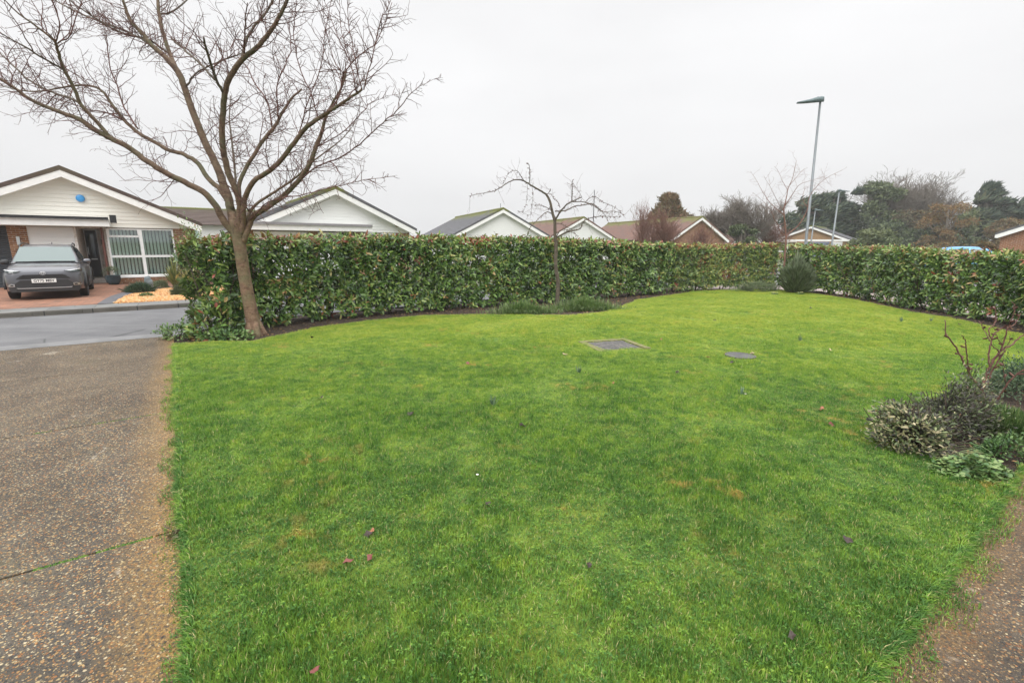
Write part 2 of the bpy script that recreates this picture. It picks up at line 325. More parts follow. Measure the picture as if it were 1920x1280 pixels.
def grassmat():
    a = NT('grass_blade'); w = a.coord('World'); t = a.attr('tone')
    r = a.island(); big = a.noise(w, .75, 5, .6); mid = a.noise(w, 7.5, 6, .75)
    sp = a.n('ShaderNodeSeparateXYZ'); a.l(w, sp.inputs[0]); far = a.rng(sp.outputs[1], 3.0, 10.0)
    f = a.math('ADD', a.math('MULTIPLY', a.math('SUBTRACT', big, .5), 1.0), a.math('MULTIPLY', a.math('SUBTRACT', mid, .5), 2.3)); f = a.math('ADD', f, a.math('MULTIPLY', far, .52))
    f = a.math('ADD', f, a.math('MULTIPLY', a.math('SUBTRACT', r, .5), .5)); f = a.math('ADD', f, .18, True)
    col = a.ramp(f, [(0, (.065, .165, .028)), (.3, (.15, .30, .04)), (.55, (.25, .385, .045)), (.8, (.36, .45, .055)), (1, (.49, .52, .08))])
    dry = a.math('MULTIPLY', a.math('GREATER_THAN', a.math('FRACT', a.math('MULTIPLY', r, 17.3)), .93), a.math('GREATER_THAN', a.math('ABSOLUTE', a.math('SUBTRACT', t, .5)), .02)); col = a.mix(dry, col, (.5, .44, .2))
    col = a.mix(a.rng(t, 0, .5, .6, 0), col, (.2, .2, .05))
    br = a.math('MULTIPLY', a.rng(a.noise(w, 1.1, 4, .6), .54, .66), a.rng(a.noise(w, 7, 5, .7), .53, .62)); col = a.mix(a.math('MULTIPLY', br, .85), col, (.52, .36, .10))
    m = a.fin(col, .5, 0, .35); tr = a.n('ShaderNodeBsdfTranslucent'); a.l(col, tr.inputs[0]); mx = a.n('ShaderNodeMixShader'); mx.inputs[0].default_value = .3
    a.l(a.p.outputs[0], mx.inputs[1]); a.l(tr.outputs[0], mx.inputs[2]); a.l(mx.outputs[0], a.out.inputs['Surface']); return m
M['grass'] = grassmat()
def blindmat():
    a = NT('vertical_blinds'); sp = a.n('ShaderNodeSeparateXYZ'); a.l(a.coord('Object'), sp.inputs[0])
    return a.fin(a.mix(a.noise(a.coord('Object'), 3, 2), (.50, .53, .51), (.66, .68, .66)), .8)
M['blind'] = blindmat()

# ------------------------------------------------------------------ world, sun, camera
W = bpy.data.worlds.new('World'); scn.world = W; W.use_nodes = True; nt = W.node_tree; nt.nodes.clear()
def wn(t): return nt.nodes.new(t)
wo = wn('ShaderNodeOutputWorld'); bg = wn('ShaderNodeBackground'); nt.links.new(bg.outputs[0], wo.inputs[0])
SUN_EL, SUN_AZ = R(42), R(200)
sky = wn('ShaderNodeTexSky'); sky.sky_type = 'NISHITA'; sky.sun_disc = False; sky.sun_elevation = SUN_EL; sky.sun_rotation = SUN_AZ; sky.dust_density = 4
hs = wn('ShaderNodeHueSaturation'); hs.inputs['Saturation'].default_value = .12; nt.links.new(sky.outputs[0], hs.inputs['Color'])
tc = wn('ShaderNodeTexCoord'); sx = wn('ShaderNodeSeparateXYZ'); nt.links.new(tc.outputs['Generated'], sx.inputs[0])
rp = wn('ShaderNodeValToRGB'); nt.links.new(sx.outputs[2], rp.inputs[0]); e = rp.color_ramp.elements
e[0].position = 0; e[0].color = (.77, .77, .785, 1); e[1].position = 1; e[1].color = (1, 1, 1.0, 1)
for p, c in ((.14, (.86, .86, .87)), (.3, (.93, .93, .94)), (.5, (.95, .95, .96))): q = e.new(p); q.color = (*c, 1)
SKY_GAIN = wn('ShaderNodeMapRange'); nt.links.new(sx.outputs[2], SKY_GAIN.inputs[0])
SKY_GAIN.inputs[1].default_value = .42; SKY_GAIN.inputs[2].default_value = 1; SKY_GAIN.inputs[3].default_value = 10; SKY_GAIN.inputs[4].default_value = 38
nz = wn('ShaderNodeTexNoise'); mp = wn('ShaderNodeMapping'); mp.inputs['Scale'].default_value = (1, 1, 3); nt.links.new(tc.outputs['Generated'], mp.inputs[0]); nt.links.new(mp.outputs[0], nz.inputs[0]); nz.inputs['Scale'].default_value = 1.6; nz.inputs['Detail'].default_value = 4
mr = wn('ShaderNodeMapRange'); nt.links.new(nz.outputs[0], mr.inputs[0]); mr.inputs[1].default_value = .3; mr.inputs[2].default_value = .7; mr.inputs[3].default_value = .93; mr.inputs[4].default_value = 1.05
ml = wn('ShaderNodeMath'); ml.operation = 'MULTIPLY'; nt.links.new(SKY_GAIN.outputs[0], ml.inputs[0]); nt.links.new(mr.outputs[0], ml.inputs[1])
sc_ = wn('ShaderNodeVectorMath'); sc_.operation = 'SCALE'; nt.links.new(rp.outputs[0], sc_.inputs[0]); nt.links.new(ml.outputs[0], sc_.inputs['Scale'])
mx = wn('ShaderNodeMix'); mx.data_type = 'RGBA'; mx.inputs[0].default_value = .92; nt.links.new(hs.outputs[0], mx.inputs[6]); nt.links.new(sc_.outputs[0], mx.inputs[7])
nt.links.new(mx.outputs[2], bg.inputs[0]); bg.inputs[1].default_value = .1
sl = bpy.data.lights.new('sun', 'SUN'); sl.energy = 1.5; sl.angle = R(35); sl.color = (1, .97, .93); so = bpy.data.objects.new('sun', sl); COL.objects.link(so)
so.rotation_euler = (R(90)-SUN_EL, 0, math.pi-SUN_AZ); so.location = (0, 0, 30)
cd = bpy.data.cameras.new('camera'); cam = bpy.data.objects.new('camera', cd); COL.objects.link(cam); scn.camera = cam
cd.sensor_width = 36; cd.lens = 36*F/1920; cd.clip_end = 3000; cd.clip_start = .05
cam.matrix_world = Matrix.Translation((0, 0, H)) @ Matrix.Rotation(math.pi/2-PIT, 4, 'X') @ Matrix.Rotation(ROLL, 4, 'Z')
scn.view_settings.view_transform = 'Standard'; scn.view_settings.look = 'None'; scn.view_settings.exposure = 0.08; scn.view_settings.gamma = 1
scn.cycles.max_bounces = 6; scn.cycles.transparent_max_bounces = 8; scn.cycles.use_denoising = True
#@@SETTING

# ------------------------------------------------------------------ setting sheets
def sheet(name, poly, off, step, m, ter=T, wob=0.0, smooth=True, kind='structure'):
    bm = bmesh.new(); f = bm.faces.new([bm.verts.new((p[0], p[1], 0)) for p in poly]); f.normal_update()
    if f.normal.z < 0: f.normal_flip()
    xs = [p[0] for p in poly]; ys = [p[1] for p in poly]
    for ax, lo, hi in ((0, min(xs), max(xs)), (1, min(ys), max(ys))):
        k = lo+step
        while k < hi:
            co = (k, 0, 0) if ax == 0 else (0, k, 0); no = (1, 0, 0) if ax == 0 else (0, 1, 0)
            bmesh.ops.bisect_plane(bm, geom=bm.verts[:]+bm.edges[:]+bm.faces[:], plane_co=co, plane_no=no); k += step
    for v in bm.verts:
        v.co.z = ter(v.co.x, v.co.y)+off
        if wob: v.co.z += wob*noise.noise((v.co.x*.9, v.co.y*.9, 3))+wob*.4*noise.noise((v.co.x*3, v.co.y*3, 1))
    me = bpy.data.meshes.new(name); bm.to_mesh(me); bm.free()
    return tag(link(name, me, m, None, smooth), kind=kind)
def UVP(*p): return [xy(*q) for q in p]
flat = lambda x, y: -.2
# big ground to the horizon, low under everything
g = MB(); g.add([(-1500, -1500, -.34), (1500, -1500, -.34), (1500, 1500, -.34), (-1500, 1500, -.34)], [(0, 1, 2, 3)])
tag(g.build('ground', M['verge']), kind='structure')
# opposite frontage ground
sheet('verge', UVP((-40, 15.95), (60, 15.95), (60, 70), (-40, 70)), .06, 40, M['verge'], flat, smooth=False)
# road with concrete channel and kerbs
sheet('road', UVP((-45, 11.62), (.3, 11.62), (2.0, 12.6), (14, 13.4), (60, 13.4), (60, 15.95), (-45, 15.95)), 0, 30, M['asphalt'], flat, smooth=False)
sheet('road_channel', UVP((-45, 11.16), (.2, 11.16), (.2, 11.62), (-45, 11.62)), .002, 30, M['channel'], flat, smooth=False)
k = MB()
for i in range(60):
    a0 = -45+i*.915; p = [(a0, 15.95), (a0+.909, 15.95), (a0+.909, 16.08), (a0, 16.08)]
    q = [xy(*t) for t in p]; q2 = [xy(t[0], t[1]+(.012 if j < 2 else 0)) for j, t in enumerate(p)]
    k.add([(*t, -.3) for t in q]+[(*t, -.085) for t in q2], [(0, 1, 5, 4), (1, 2, 6, 5), (2, 3, 7, 6), (3, 0, 4, 7), (4, 5, 6, 7)])
tag(k.build('kerb', M['kerb']), kind='structure')
sheet('pavement', UVP((-45, 16.08), (60, 16.08), (60, 17.06), (-45, 17.06)), .1, 30, M['slabs'], flat, smooth=False)
# opposite drive (block paving), grey border course, gravel bed
arc = [(-1.48, 17.06), (-1.44, 18.0), (-1.36, 19.2), (-1.18, 20.3), (-.85, 21.2), (-.3, 21.8), (.5, 22.1), (3.5, 22.2)]
sheet('block_paved_drive', UVP((-9, 17.06), *[(a-.1, b) for a, b in arc], (3.5, 27.2), (-9, 27.2)), .104, 30, M['blocks'], flat, smooth=False)
bd = MB(); n = len(arc); inner = [xy(a, b) for a, b in arc]; outer = [xy(a-.32*(1 if i < n-1 else .3), b+(.02*i*3)) for i, (a, b) in enumerate(arc)]
outer = [xy(arc[i][0]-.34, arc[i][1]+(0 if i == 0 else .16)) for i in range(n)]
for i in range(n-1): bd.add([(*inner[i], -.088), (*inner[i+1], -.088), (*outer[i+1], -.088), (*outer[i], -.088)], [(0, 1, 2, 3)])
tag(bd.build('border_paving', M['bluebrick']), kind='structure')
sheet('gravel_bed_base', UVP(*arc, (3.5, 17.06)), .09, 30, M['gravel'], flat, smooth=False)
# side road beyond the right-hand hedge
sheet('side_road', [(14.5, -30), (20.5, -30), (21, 18), (24, 30), (11, 22), (14, 18)], -.10, 30, M['asphalt'], lambda x, y: 0, smooth=False)
sheet('side_pavement', [(11.6, -30), (14.4, -30), (13.9, 17.5), (11.2, 21.6), (6.0, 19.6), (9.2, 18.2)], -.02, 4, M['pinkslabs'], lambda x, y: -.02 if y < 12 else -.02-.1*S(y, 12, 20), smooth=False)

sheet('verge', [(20.5, -30), (90, -30), (90, 70), (24, 60), (22, 30), (21, 18)], -.05, 40, M['verge'], lambda x, y: 0, smooth=False)
# lawn, beds
LAWN_TOP = [(322, 646), (400, 642), (470, 642), (520, 632), (600, 614), (700, 601), (800, 592), (900, 590), (980, 592), (1060, 592), (1140, 586), (1200, 562), (1300, 547), (1420, 541), (1500, 547), (1600, 562), (1700, 584), (1800, 600), (1905, 626)]
BED = [(1905, 695), (1850, 697), (1800, 730), (1725, 752), (1672, 785), (1662, 815), (1700, 842), (1760, 872), (1830, 903), (1893, 916)]
lt = [G(*p) for p in LAWN_TOP]; bd_ = [G(*p) for p in BED]
pv = .42
LAWN = [tuple(p[:2]) for p in lt]+[(10.6, 7.2), (7.2, 6.1)]+[tuple(p[:2]) for p in bd_]+[xy(4.75, pv), xy(2.0, pv-.05), xy(-.05, pv-.1)]
LAWN += [xy(-.12+.012*math.sin(v*3.1), v) for v in (1.2, 1.9, 2.6, 3.5, 4.5, 5.5, 6.6, 7.8, 9.2)]
sheet('lawn', LAWN, .0, .35, M['lawn'], T, .02)
sheet('planting_bed_soil', [tuple(p[:2]) for p in bd_]+[xy(4.75, .405), xy(9, .405), (9.5, 5.9), (7.2, 6.1)], .004, .12, M['soil'], T, .05)
BACK = [G(*p) for p in ((318, 640), (450, 622), (560, 605), (700, 592), (900, 578), (1100, 566), (1265, 547))]
hs_bed = [tuple(p[:2]) for p in lt]
hedge_soil = [(p[0], p[1]) for p in hs_bed]+[(10.9, 7.2), (11.3, 12), (11.1, 17.0), (9, 18.1), (5.2, 19.4), (1.0, 15.9), (-2.6, 13.7), xy(2.2, 12.5), xy(.35, 11.55), xy(.2, 11.1), xy(-.15, 11.1)]
hs2 = []
for i, p in enumerate(hedge_soil):
    if i < len(hs_bed): u_, v_ = uv(*p); d = Vector((p[0], p[1])).normalized()*.12; hs2.append((p[0]-d.x, p[1]-d.y))
    else: hs2.append(p)
sheet('hedge_bed_soil', hs2, -.012, .5, M['soil'], T, .03)
# exposed-aggregate driveway in three slabs with open joints, path on the right
def slab_strip(name, m, cuts, u0, u1, bend=0.0):
    mb = MB()
    for a0, a1 in cuts:
        n_ = max(1, int((a1-a0)/.8)); rows = [a0+(a1-a0)*i/n_ for i in range(n_+1)]
        top = []
        for v_ in rows:
            for u_ in (u0, u1):
                x, y = xy(u_, v_+bend*(u_-u0)); top.append((x, y, T(x, y)))
        fs = [(2*i, 2*i+1, 2*i+3, 2*i+2) for i in range(n_)]; q = len(top)
        low = [(a, b, c-.08) for a, b, c in top]
        fs += [(0, q, q+1, 1), (q-2, q-1, 2*q-1, 2*q-2)]+[(2*i, 2*i+2, q+2*i+2, q+2*i) for i in range(n_)]+[(2*i+1, q+2*i+1, q+2*i+3, 2*i+3) for i in range(n_)]
        mb.add(top+low, fs)
    return tag(mb.build(name, m), kind='structure')
slab_strip('driveway', M['drive'], [(-3, 3.035), (3.055, 5.38), (5.395, 8.0), (8.012, 11.15)], -6, -.14, 0)
sheet('driveway_bed', UVP((-6, -3), (-.13, -3), (-.13, 11.15), (-6, 11.15)), -.03, 1, M['soil'], T)
slab_strip('path', M['path'], [(-3, pv)], .0, 12, 0)

# ------------------------------------------------------------------ vegetation tools
def unit(a): return a/np.maximum(np.linalg.norm(a, axis=-1, keepdims=True), 1e-9)
def leaf_arrays(P, D, N, L, Wd, tone, cup=.12, droop=.15, simple=False):
    P, D = np.asarray(P, float), unit(np.asarray(D, float)); N = np.asarray(N, float); N = unit(N-D*np.sum(N*D, -1, keepdims=True)); B = np.cross(D, N)
    L = np.asarray(L, float).reshape(-1, 1)*np.ones((len(P), 1)); Wd = np.asarray(Wd, float).reshape(-1, 1)*np.ones((len(P), 1))
    if simple:
        v = [P, P+D*L*.5-B*Wd*.5+N*Wd*cup, P+D*L-N*L*droop, P+D*L*.5+B*Wd*.5+N*Wd*cup]; fs = [(0, 1, 2), (0, 2, 3)]
    else:
        def q(a, b): return P+D*L*a+B*Wd*b+N*(abs(b)*Wd*cup*2-L*droop*a*a)
        v = [q(0, 0), q(.3, -.42), q(.7, -.40), q(1, 0), q(.7, .40), q(.3, .42), q(.35, 0), q(.72, 0)]
        fs = [(0, 6, 1), (0, 5, 6), (1, 6, 7), (1, 7, 2), (6, 5, 7), (5, 4, 7), (2, 7, 3), (7, 4, 3)]
    k = len(v); V = np.stack(v, 1).reshape(-1, 3); n = len(P)
    Fc = (np.array(fs)[None]+(np.arange(n)*k)[:, None, None]).reshape(-1, 3)
    return V, Fc, np.repeat(np.asarray(tone, float), k)
def leaves(name, m, parent, *a, **kw):
    V, Fc, t = leaf_arrays(*a, **kw); return arr(name, V, Fc, m, parent, True, t)
def rdir(n): return unit(rng.normal(size=(n, 3)))
def perp_of(A):
    r = rdir(len(A)); return unit(r-A*np.sum(r*A, -1, keepdims=True))
def twig3(V, Fc, pts, r0, r1, ns=3):
    n = len(pts); b = len(V); d = (pts[-1]-pts[0]); a = d.orthogonal().normalized() if d.length > 1e-6 else Vector((1, 0, 0)); c = d.cross(a).normalized() if d.length > 1e-6 else Vector((0, 1, 0))
    for i, p in enumerate(pts):
        r = r0+(r1-r0)*i/(n-1)
        for k in range(ns):
            w = 6.2832*k/ns; V.append(p+(a*math.cos(w)+c*math.sin(w))*r)
    for i in range(n-1):
        for k in range(ns): Fc.append((b+i*ns+k, b+i*ns+(k+1) % ns, b+(i+1)*ns+(k+1) % ns, b+(i+1)*ns+k))
def rv(s=1.0): return Vector((random.gauss(0, s), random.gauss(0, s), random.gauss(0, s)))
def walk(p, d, L, n, wob=.18, up=0.0):
    pts = [p.copy()]; d = d.normalized()
    for i in range(n):
        d = (d+rv(wob)+Vector((0, 0, up))).normalized(); pts.append(pts[-1]+d*(L/n))
    return pts
def smooth_path(pts, k=4, wob=0.0):
    P = [Vector(p) for p in pts]; P = [2*P[0]-P[1]]+P+[2*P[-1]-P[-2]]; out = []
    for i in range(1, len(P)-2):
        for j in range(k):
            t = j/k; a, b, c, d = P[i-1], P[i], P[i+1], P[i+2]
            out.append(.5*((2*b)+(c-a)*t+(2*a-5*b+4*c-d)*t*t+(3*b-a-3*c+d)*t*t*t)+(rv(wob) if wob and j else Vector()))
    out.append(P[-2]); return out

# ------------------------------------------------------------------ hedges
def hedge(label, px, hts, thick, dens, Lf, Wf, mat, red, bare=.0):
    front = [G(*p, 0) for p in px]; root = thing('hedge', label, 'hedge', front[0]); o = np.array(front[0])
    seg = []; tot = 0
    for i in range(len(front)-1):
        l = (front[i+1]-front[i]).xy.length; seg.append((tot, l)); tot += l
    def along(s):
        for i, (a, l) in enumerate(seg):
            if s <= a+l or i == len(seg)-1:
                t = min(1, max(0, (s-a)/l)); p = front[i].lerp(front[i+1], t); d = (front[i+1]-front[i]).xy.normalized(); return p, Vector((-d.y, d.x)), hts[i]*(1-t)+hts[i+1]*t
    P, A, TN = [], [], []
    nsh = int(tot*dens)
    for _ in range(nsh):
        s = random.uniform(0, tot); p, nb, h = along(s); w = random.random()
        if w < .5: t = min(1, random.expovariate(7)); z = random.uniform(.02, 1); ax = Vector((-nb.x, -nb.y, .45))
        elif w < .72: t = 1-min(1, random.expovariate(7)); z = random.uniform(.06, 1); ax = Vector((nb.x, nb.y, .45))
        elif w < .92: t = random.random(); z = 1-min(.3, random.expovariate(14)); ax = Vector((0, 0, 1))
        else: t = random.random(); z = random.uniform(.15, 1); ax = Vector((0, 0, .4))
        gap = noise.noise((s*1.3, z*2.2, 5.1+bare))
        if z < .24 and gap+(z-.04)*3.2+.12-bare*.2 < random.uniform(-.25, .25): continue
        if gap < -.38 and random.random() < .4: continue
        if bare and noise.noise((s*.9, z*1.4, 9)) < -.2 and random.random() < .5: continue
        bul = .11*noise.noise((s*1.1, z*3, t*2+2))+.05*noise.noise((s*4, z*9, 2))
        tt = -bul+t*(thick+2*bul); zz = z*h*(1+.03*noise.noise((s*.7, 3, 1)))+(random.random()**5)*.10*(z > .93)+.02
        P.append((p.x+nb.x*tt, p.y+nb.y*tt, p.z+zz)); a = ax.normalized()+rv(.38); A.append(tuple(a.normalized()))
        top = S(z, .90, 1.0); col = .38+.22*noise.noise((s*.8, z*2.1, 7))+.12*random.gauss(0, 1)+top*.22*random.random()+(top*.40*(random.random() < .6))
        if noise.noise((s*2.1, z*3.3, 11+red)) > .48-red*.12 and random.random() < .08+red*.4: col = random.uniform(.75, 1.0)
        TN.append(min(.97, max(.03, col)))
    P = np.array(P)-o; A = np.array(A); TN = np.array(TN); k = 7; n = len(P)
    Pk = np.repeat(P, k, 0); Ak = np.repeat(A, k, 0); T1 = perp_of(A); T2 = np.cross(A, T1)
    ang = (np.arange(k)*2.4)[None]+rng.uniform(0, 6.28, (n, 1)); rad = (np.cos(ang)[..., None]*T1[:, None]+np.sin(ang)[..., None]*T2[:, None]).reshape(-1, 3)
    lift = np.tile(np.linspace(.05, 1.0, k), n)[:, None]
    D = unit(rad*1.0+Ak*lift+rng.normal(0, .18, (n*k, 3))+np.array([0, 0, -.12])); Nn = unit(Ak*.9+np.array([0, 0, .35])-rad*.3+rng.normal(0, .2, (n*k, 3)))
    L = Lf*rng.uniform(.38, 1.2, n*k); Wd = Wf*rng.uniform(.75, 1.15, n*k)*(L/Lf)**.6
    leaves('foliage', M[mat], root, Pk+Ak*(lift-.5)*.05, D, Nn, L, Wd, np.repeat(TN, k)+rng.normal(0, .05, n*k))
    V, Fc = [], []; s = .15
    while s < tot:
        p, nb, h = along(s); base = Vector((p.x+nb.x*thick*random.uniform(.35, .65), p.y+nb.y*thick*.5, p.z-.04))-front[0]
        for _ in range(random.randint(2, 3)):
            d = Vector((random.gauss(0, .3), random.gauss(0, .3), 1)); pts = walk(base+Vector((random.gauss(0, .04), random.gauss(0, .04), 0)), d, h*.92, 7, .14, .08); twig3(V, Fc, pts, .020, .006, 6)
            for i in range(1, 7):
                for _ in range(2):
                    pts2 = walk(pts[i], Vector((random.gauss(0, 1), random.gauss(0, 1), .5)), random.uniform(.2, .45), 4, .2, .1); twig3(V, Fc, pts2, .007, .003, 4)
        s += random.uniform(.42, .68)
    arr('stems', V, Fc, M['stem'], root, True)
    return root
hedge('tall laurel hedge with big glossy leaves behind the two left-hand bare trees', [(418, 632), (470, 620), (560, 606), (700, 592), (880, 578), (1060, 567), (1180, 557), (1262, 548)], [1.78, 1.83, 1.86, 1.88, 1.91, 1.88, 1.80, 1.73], .8, 560, .152, .061, 'laurel', 0)
hedge('thin reddish photinia hedge with yellow and red leaves at the back corner of the lawn', [(1266, 548), (1330, 543), (1400, 540), (1452, 541)], [1.70, 1.65, 1.60, 1.58], .75, 1000, .115, .042, 'photinia', 1.2, 0.0)
hedge('clipped hedge running back along the pinkish pavement towards the blue car', [(1456, 541), (1510, 547), (1580, 554), (1640, 566), (1700, 579), (1760, 587), (1820, 597), (1900, 611), (1985, 640)], [1.57, 1.54, 1.51, 1.48, 1.45, 1.42, 1.40, 1.33, 1.30], .8, 620, .12, .048, 'laurel', .4)

# ------------------------------------------------------------------ the big bare tree, limbs surveyed from the photograph with their own depths
TB = G(478, 628); Y0 = TB.y
troot = thing('bare_cherry_tree', 'large leafless cherry tree with ringed bark at the driveway end of the laurel hedge', 'tree', TB)
def tp(px, py, dy=0.0): return at(px, py, Y0+dy)-TB
tr = MB()
tpts = smooth_path([tp(480, 640), tp(478, 622), tp(472, 590), tp(464, 550), tp(457, 510), tp(451, 470), tp(446, 440), tp(441, 415, -.02), tp(436, 398)], 4)
def lerp_list(ks, n):
    out = []
    for i in range(n):
        t = i/(n-1)*(len(ks)-1); j = min(int(t), len(ks)-2); out.append(ks[j]+(ks[j+1]-ks[j])*(t-j))
    return out
def ringy(mb, pts, rads, n):
    i0 = len(mb.v); mb.tube(pts, rads, n, cap=False)
    return i0
tr.tube(tpts, lerp_list([.172, .143, .121, .112, .108, .107, .108, .10, .06], len(tpts)), 20, cap=False)
for a, l in ((.3, .30), (1.9, .26), (3.2, .33), (4.4, .25), (5.5, .28)):   # root flares
    tr.tube([Vector((math.cos(a)*l*.85, math.sin(a)*l*.85, -.07)), Vector((math.cos(a)*.15, math.sin(a)*.15, .04)), Vector((math.cos(a)*.07, math.sin(a)*.07, .26))], [.025, .065, .06], 8)
trunk = tr.build('trunk', M['cherry'], troot, True)
LIMBS = [  # pixels, end depth offset, start radius, end radius
 ([(444,440),(428,425),(415,406),(404,385),(380,359),(346,341),(311,324),(277,303),(242,277),(207,259),(182,246),(147,223),(104,207),(56,186),(26,164),(-6,143)], -.9, .085, .022),
 ([(207,259),(182,229),(151,195),(134,156),(117,125),(108,95),(104,80),(82,60),(35,26),(4,-4)], -1.3, .042, .008),
 ([(151,195),(125,182),(99,173),(56,151),(26,125),(-4,95)], -.2, .028, .012),
 ([(117,130),(86,112),(43,86),(-4,60)], -1.5, .022, .010),
 ([(104,80),(112,50),(98,0)], -1.2, .014, .008), ([(108,82),(132,64),(150,12),(158,-8)], -.8, .013, .007),
 ([(436,392),(415,359),(389,333),(372,307),(346,290),(320,283),(285,264),(255,246),(233,225),(212,199),(190,170),(150,160),(60,172),(-4,160)], .9, .062, .010),
 ([(259,242),(233,203),(220,160),(205,120),(200,70)], 1.1, .020, .007), ([(233,225),(200,212),(165,205),(120,190),(85,178)], .3, .016, .007),
 ([(440,430),(434,400),(428,370),(419,346),(406,311),(389,277),(376,246),(359,203),(346,164),(333,134),(311,108),(285,86),(264,60),(242,35),(229,-6)], .5, .105, .028),
 ([(346,160),(331,130),(320,104),(307,65),(298,26),(296,-8)], 1.1, .055, .034),
 ([(285,86),(240,60),(190,42),(135,18),(90,-6)], 1.2, .028, .012), ([(320,104),(280,75),(220,58),(160,22),(120,-6)], .2, .024, .010),
 ([(298,26),(318,24),(340,10),(356,-6)], 1.4, .024, .015),
 ([(448,440),(449,410),(449,380),(441,354),(428,324),(419,281),(416,242),(419,203),(421,177),(432,143),(454,112),(480,91),(506,60),(527,26),(541,-6)], -.7, .082, .034),
 ([(421,177),(406,151),(393,112),(385,86),(382,71)], -1.2, .034, .018), ([(403,150),(367,112),(337,86),(322,74)], .2, .024, .026),
 ([(454,112),(458,86),(475,52),(497,26),(516,-6)], -.2, .032, .020), ([(458,105),(459,56),(464,6)], -1.2, .018, .009),
 ([(350,160),(367,138),(398,121),(432,108),(452,100)], .3, .022, .012),
 ([(452,420),(449,380),(450,340),(470,300),(497,259),(514,238),(532,207),(549,182),(566,168)], 1.3, .055, .022),
 ([(510,238),(501,190),(480,160),(463,125),(455,118)], 1.5, .020, .008), ([(523,225),(519,164),(536,121),(545,86),(540,40)], 1.0, .018, .007),
 ([(450,395),(443,359),(439,303),(434,259),(430,225),(432,180)], 1.2, .034, .010),
 ([(454,440),(456,410),(458,375),(475,341),(506,320),(532,294),(558,259),(575,238),(601,220),(627,203),(653,186),(679,168)], -1.0, .066, .022),
 ([(682,169),(700,99),(713,43),(735,-6)], -1.0, .012, .005), ([(668,173),(657,117),(640,85),(605,-6)], -.9, .012, .005), ([(679,169),(666,108),(653,43),(653,-6)], -1.1, .011, .005),
 ([(605,218),(635,182),(644,138),(674,104),(709,73),(735,5)], -.6, .018, .006), ([(596,222),(585,180),(560,120),(550,60),(556,-6)], -.7, .014, .005), ([(558,259),(578,190),(600,130),(610,60),(622,-6)], -.3, .013, .005),
 ([(644,140),(625,110),(612,60),(604,0)], -.5, .010, .004), ([(658,120),(640,60),(636,0)], -.9, .009, .004),
 ([(456,455),(464,432),(475,406),(501,389),(532,367),(558,341),(579,311),(592,277),(605,242),(614,212),(640,165),(650,130)], .3, .078, .014),
 ([(562,337),(597,311),(640,294),(674,272),(709,238),(744,207),(769,177),(791,160),(826,145)], -.3, .019, .0022),
 ([(462,428),(467,402),(484,380),(510,363),(536,346),(558,330),(590,300),(640,262),(668,228)], 1.2, .040, .006),
 ([(469,412),(490,390),(510,376),(575,363),(627,350),(683,337),(740,330)], -.9, .016, .004),
 ([(592,277),(640,250),(680,210),(700,190),(760,172)], .8, .014, .003), ([(506,320),(498,285),(505,250),(530,235)], -.9, .012, .005),
 ([(467,396),(455,378),(430,350),(405,340)], -.6, .020, .006)]
tops = []; TV, TF = [], []
for li, (px, dyE, r0, r1) in enumerate(LIMBS):
    # a side limb starts at the depth its parent has there
    n = len(px); dy0 = 0.0
    if li and not (px[0][0] > 430 and px[0][1] > 380):
        best = 1e9
        for (qx, dq, *_), in zip(LIMBS[:li]):
            for j, q in enumerate(qx):
                dd = (q[0]-px[0][0])**2+(q[1]-px[0][1])**2
                if dd < best: best = dd; dy0 = DY[id(qx)][j]
    if li == 0: DY = {}
    dys = [dy0+(dyE-dy0)*(i/(n-1))**1.1 for i in range(n)]; DY[id(px)] = dys
    pts = smooth_path([tp(q[0], q[1], d) for q, d in zip(px, dys)], 4, .004+.003*(r0 < .03))
    mb = MB(); mb.tube(pts, lerp_list([r0*.76, (r0*.78+r1*.2)*.72, (r0*.55+r1*.45)*.72, r1*.72], len(pts)), 12 if r0 > .05 else 8, cap=True)
    mb.build('branch', M['cherry'] if r0 > .036 else (M['limb'] if r0 > .02 else M['twig']), troot, True); tops.append((pts, r0, r1))
CEN = tp(420, 250, 0)
def grow(V, Fc, p, d, L, r, lev, up=.04, dens=1.0, wob=.2):
    n = max(3, int(L/.09)); pts = walk(p, d, L, n, wob, up); twig3(V, Fc, pts, r, max(.0024, r*.38), 4 if r > .006 else 3)
    if lev <= 0: return
    for i in range(1, n+1):
        if random.random() < dens:
            dd = (pts[i]-pts[i-1]).normalized(); side = dd.cross(rv()).normalized()
            grow(V, Fc, pts[i], dd*.55+side*random.uniform(.5, 1.0)+Vector((0, 0, .12)), L*random.uniform(.25, .5), r*.55, lev-1, up, dens*.75, wob)
for pts, r0, r1 in tops:
    n = len(pts); start = 0 if r0 < .03 else int(n*.3)
    for i in range(start, n-1):
        seg = (pts[i+1]-pts[i]); m_ = seg.length/.042
        for _ in range(int(m_)+(random.random() < m_-int(m_))):
            if random.random() < .30: continue
            p = pts[i].lerp(pts[i+1], random.random()); d = seg.normalized(); side = d.cross(rv()).normalized(); out = (p-CEN).normalized()
            dr = d*.5+side*.9+out*.2+Vector((0, 0, .12)); L = random.choice((.18, .3, .42, .58, .75))*random.uniform(.7, 1.2)*min(1, max(.25, (r0+(r1-r0)*i/n)/.016))
            grow(TV, TF, p, dr, L, (.0048+.0050*L), 2 if L > .3 else 1, random.choice((.05, .03, -.02)), .62, .17)
arr('twigs', TV, TF, M['twig'], troot, False)
print('twig verts', len(TV))

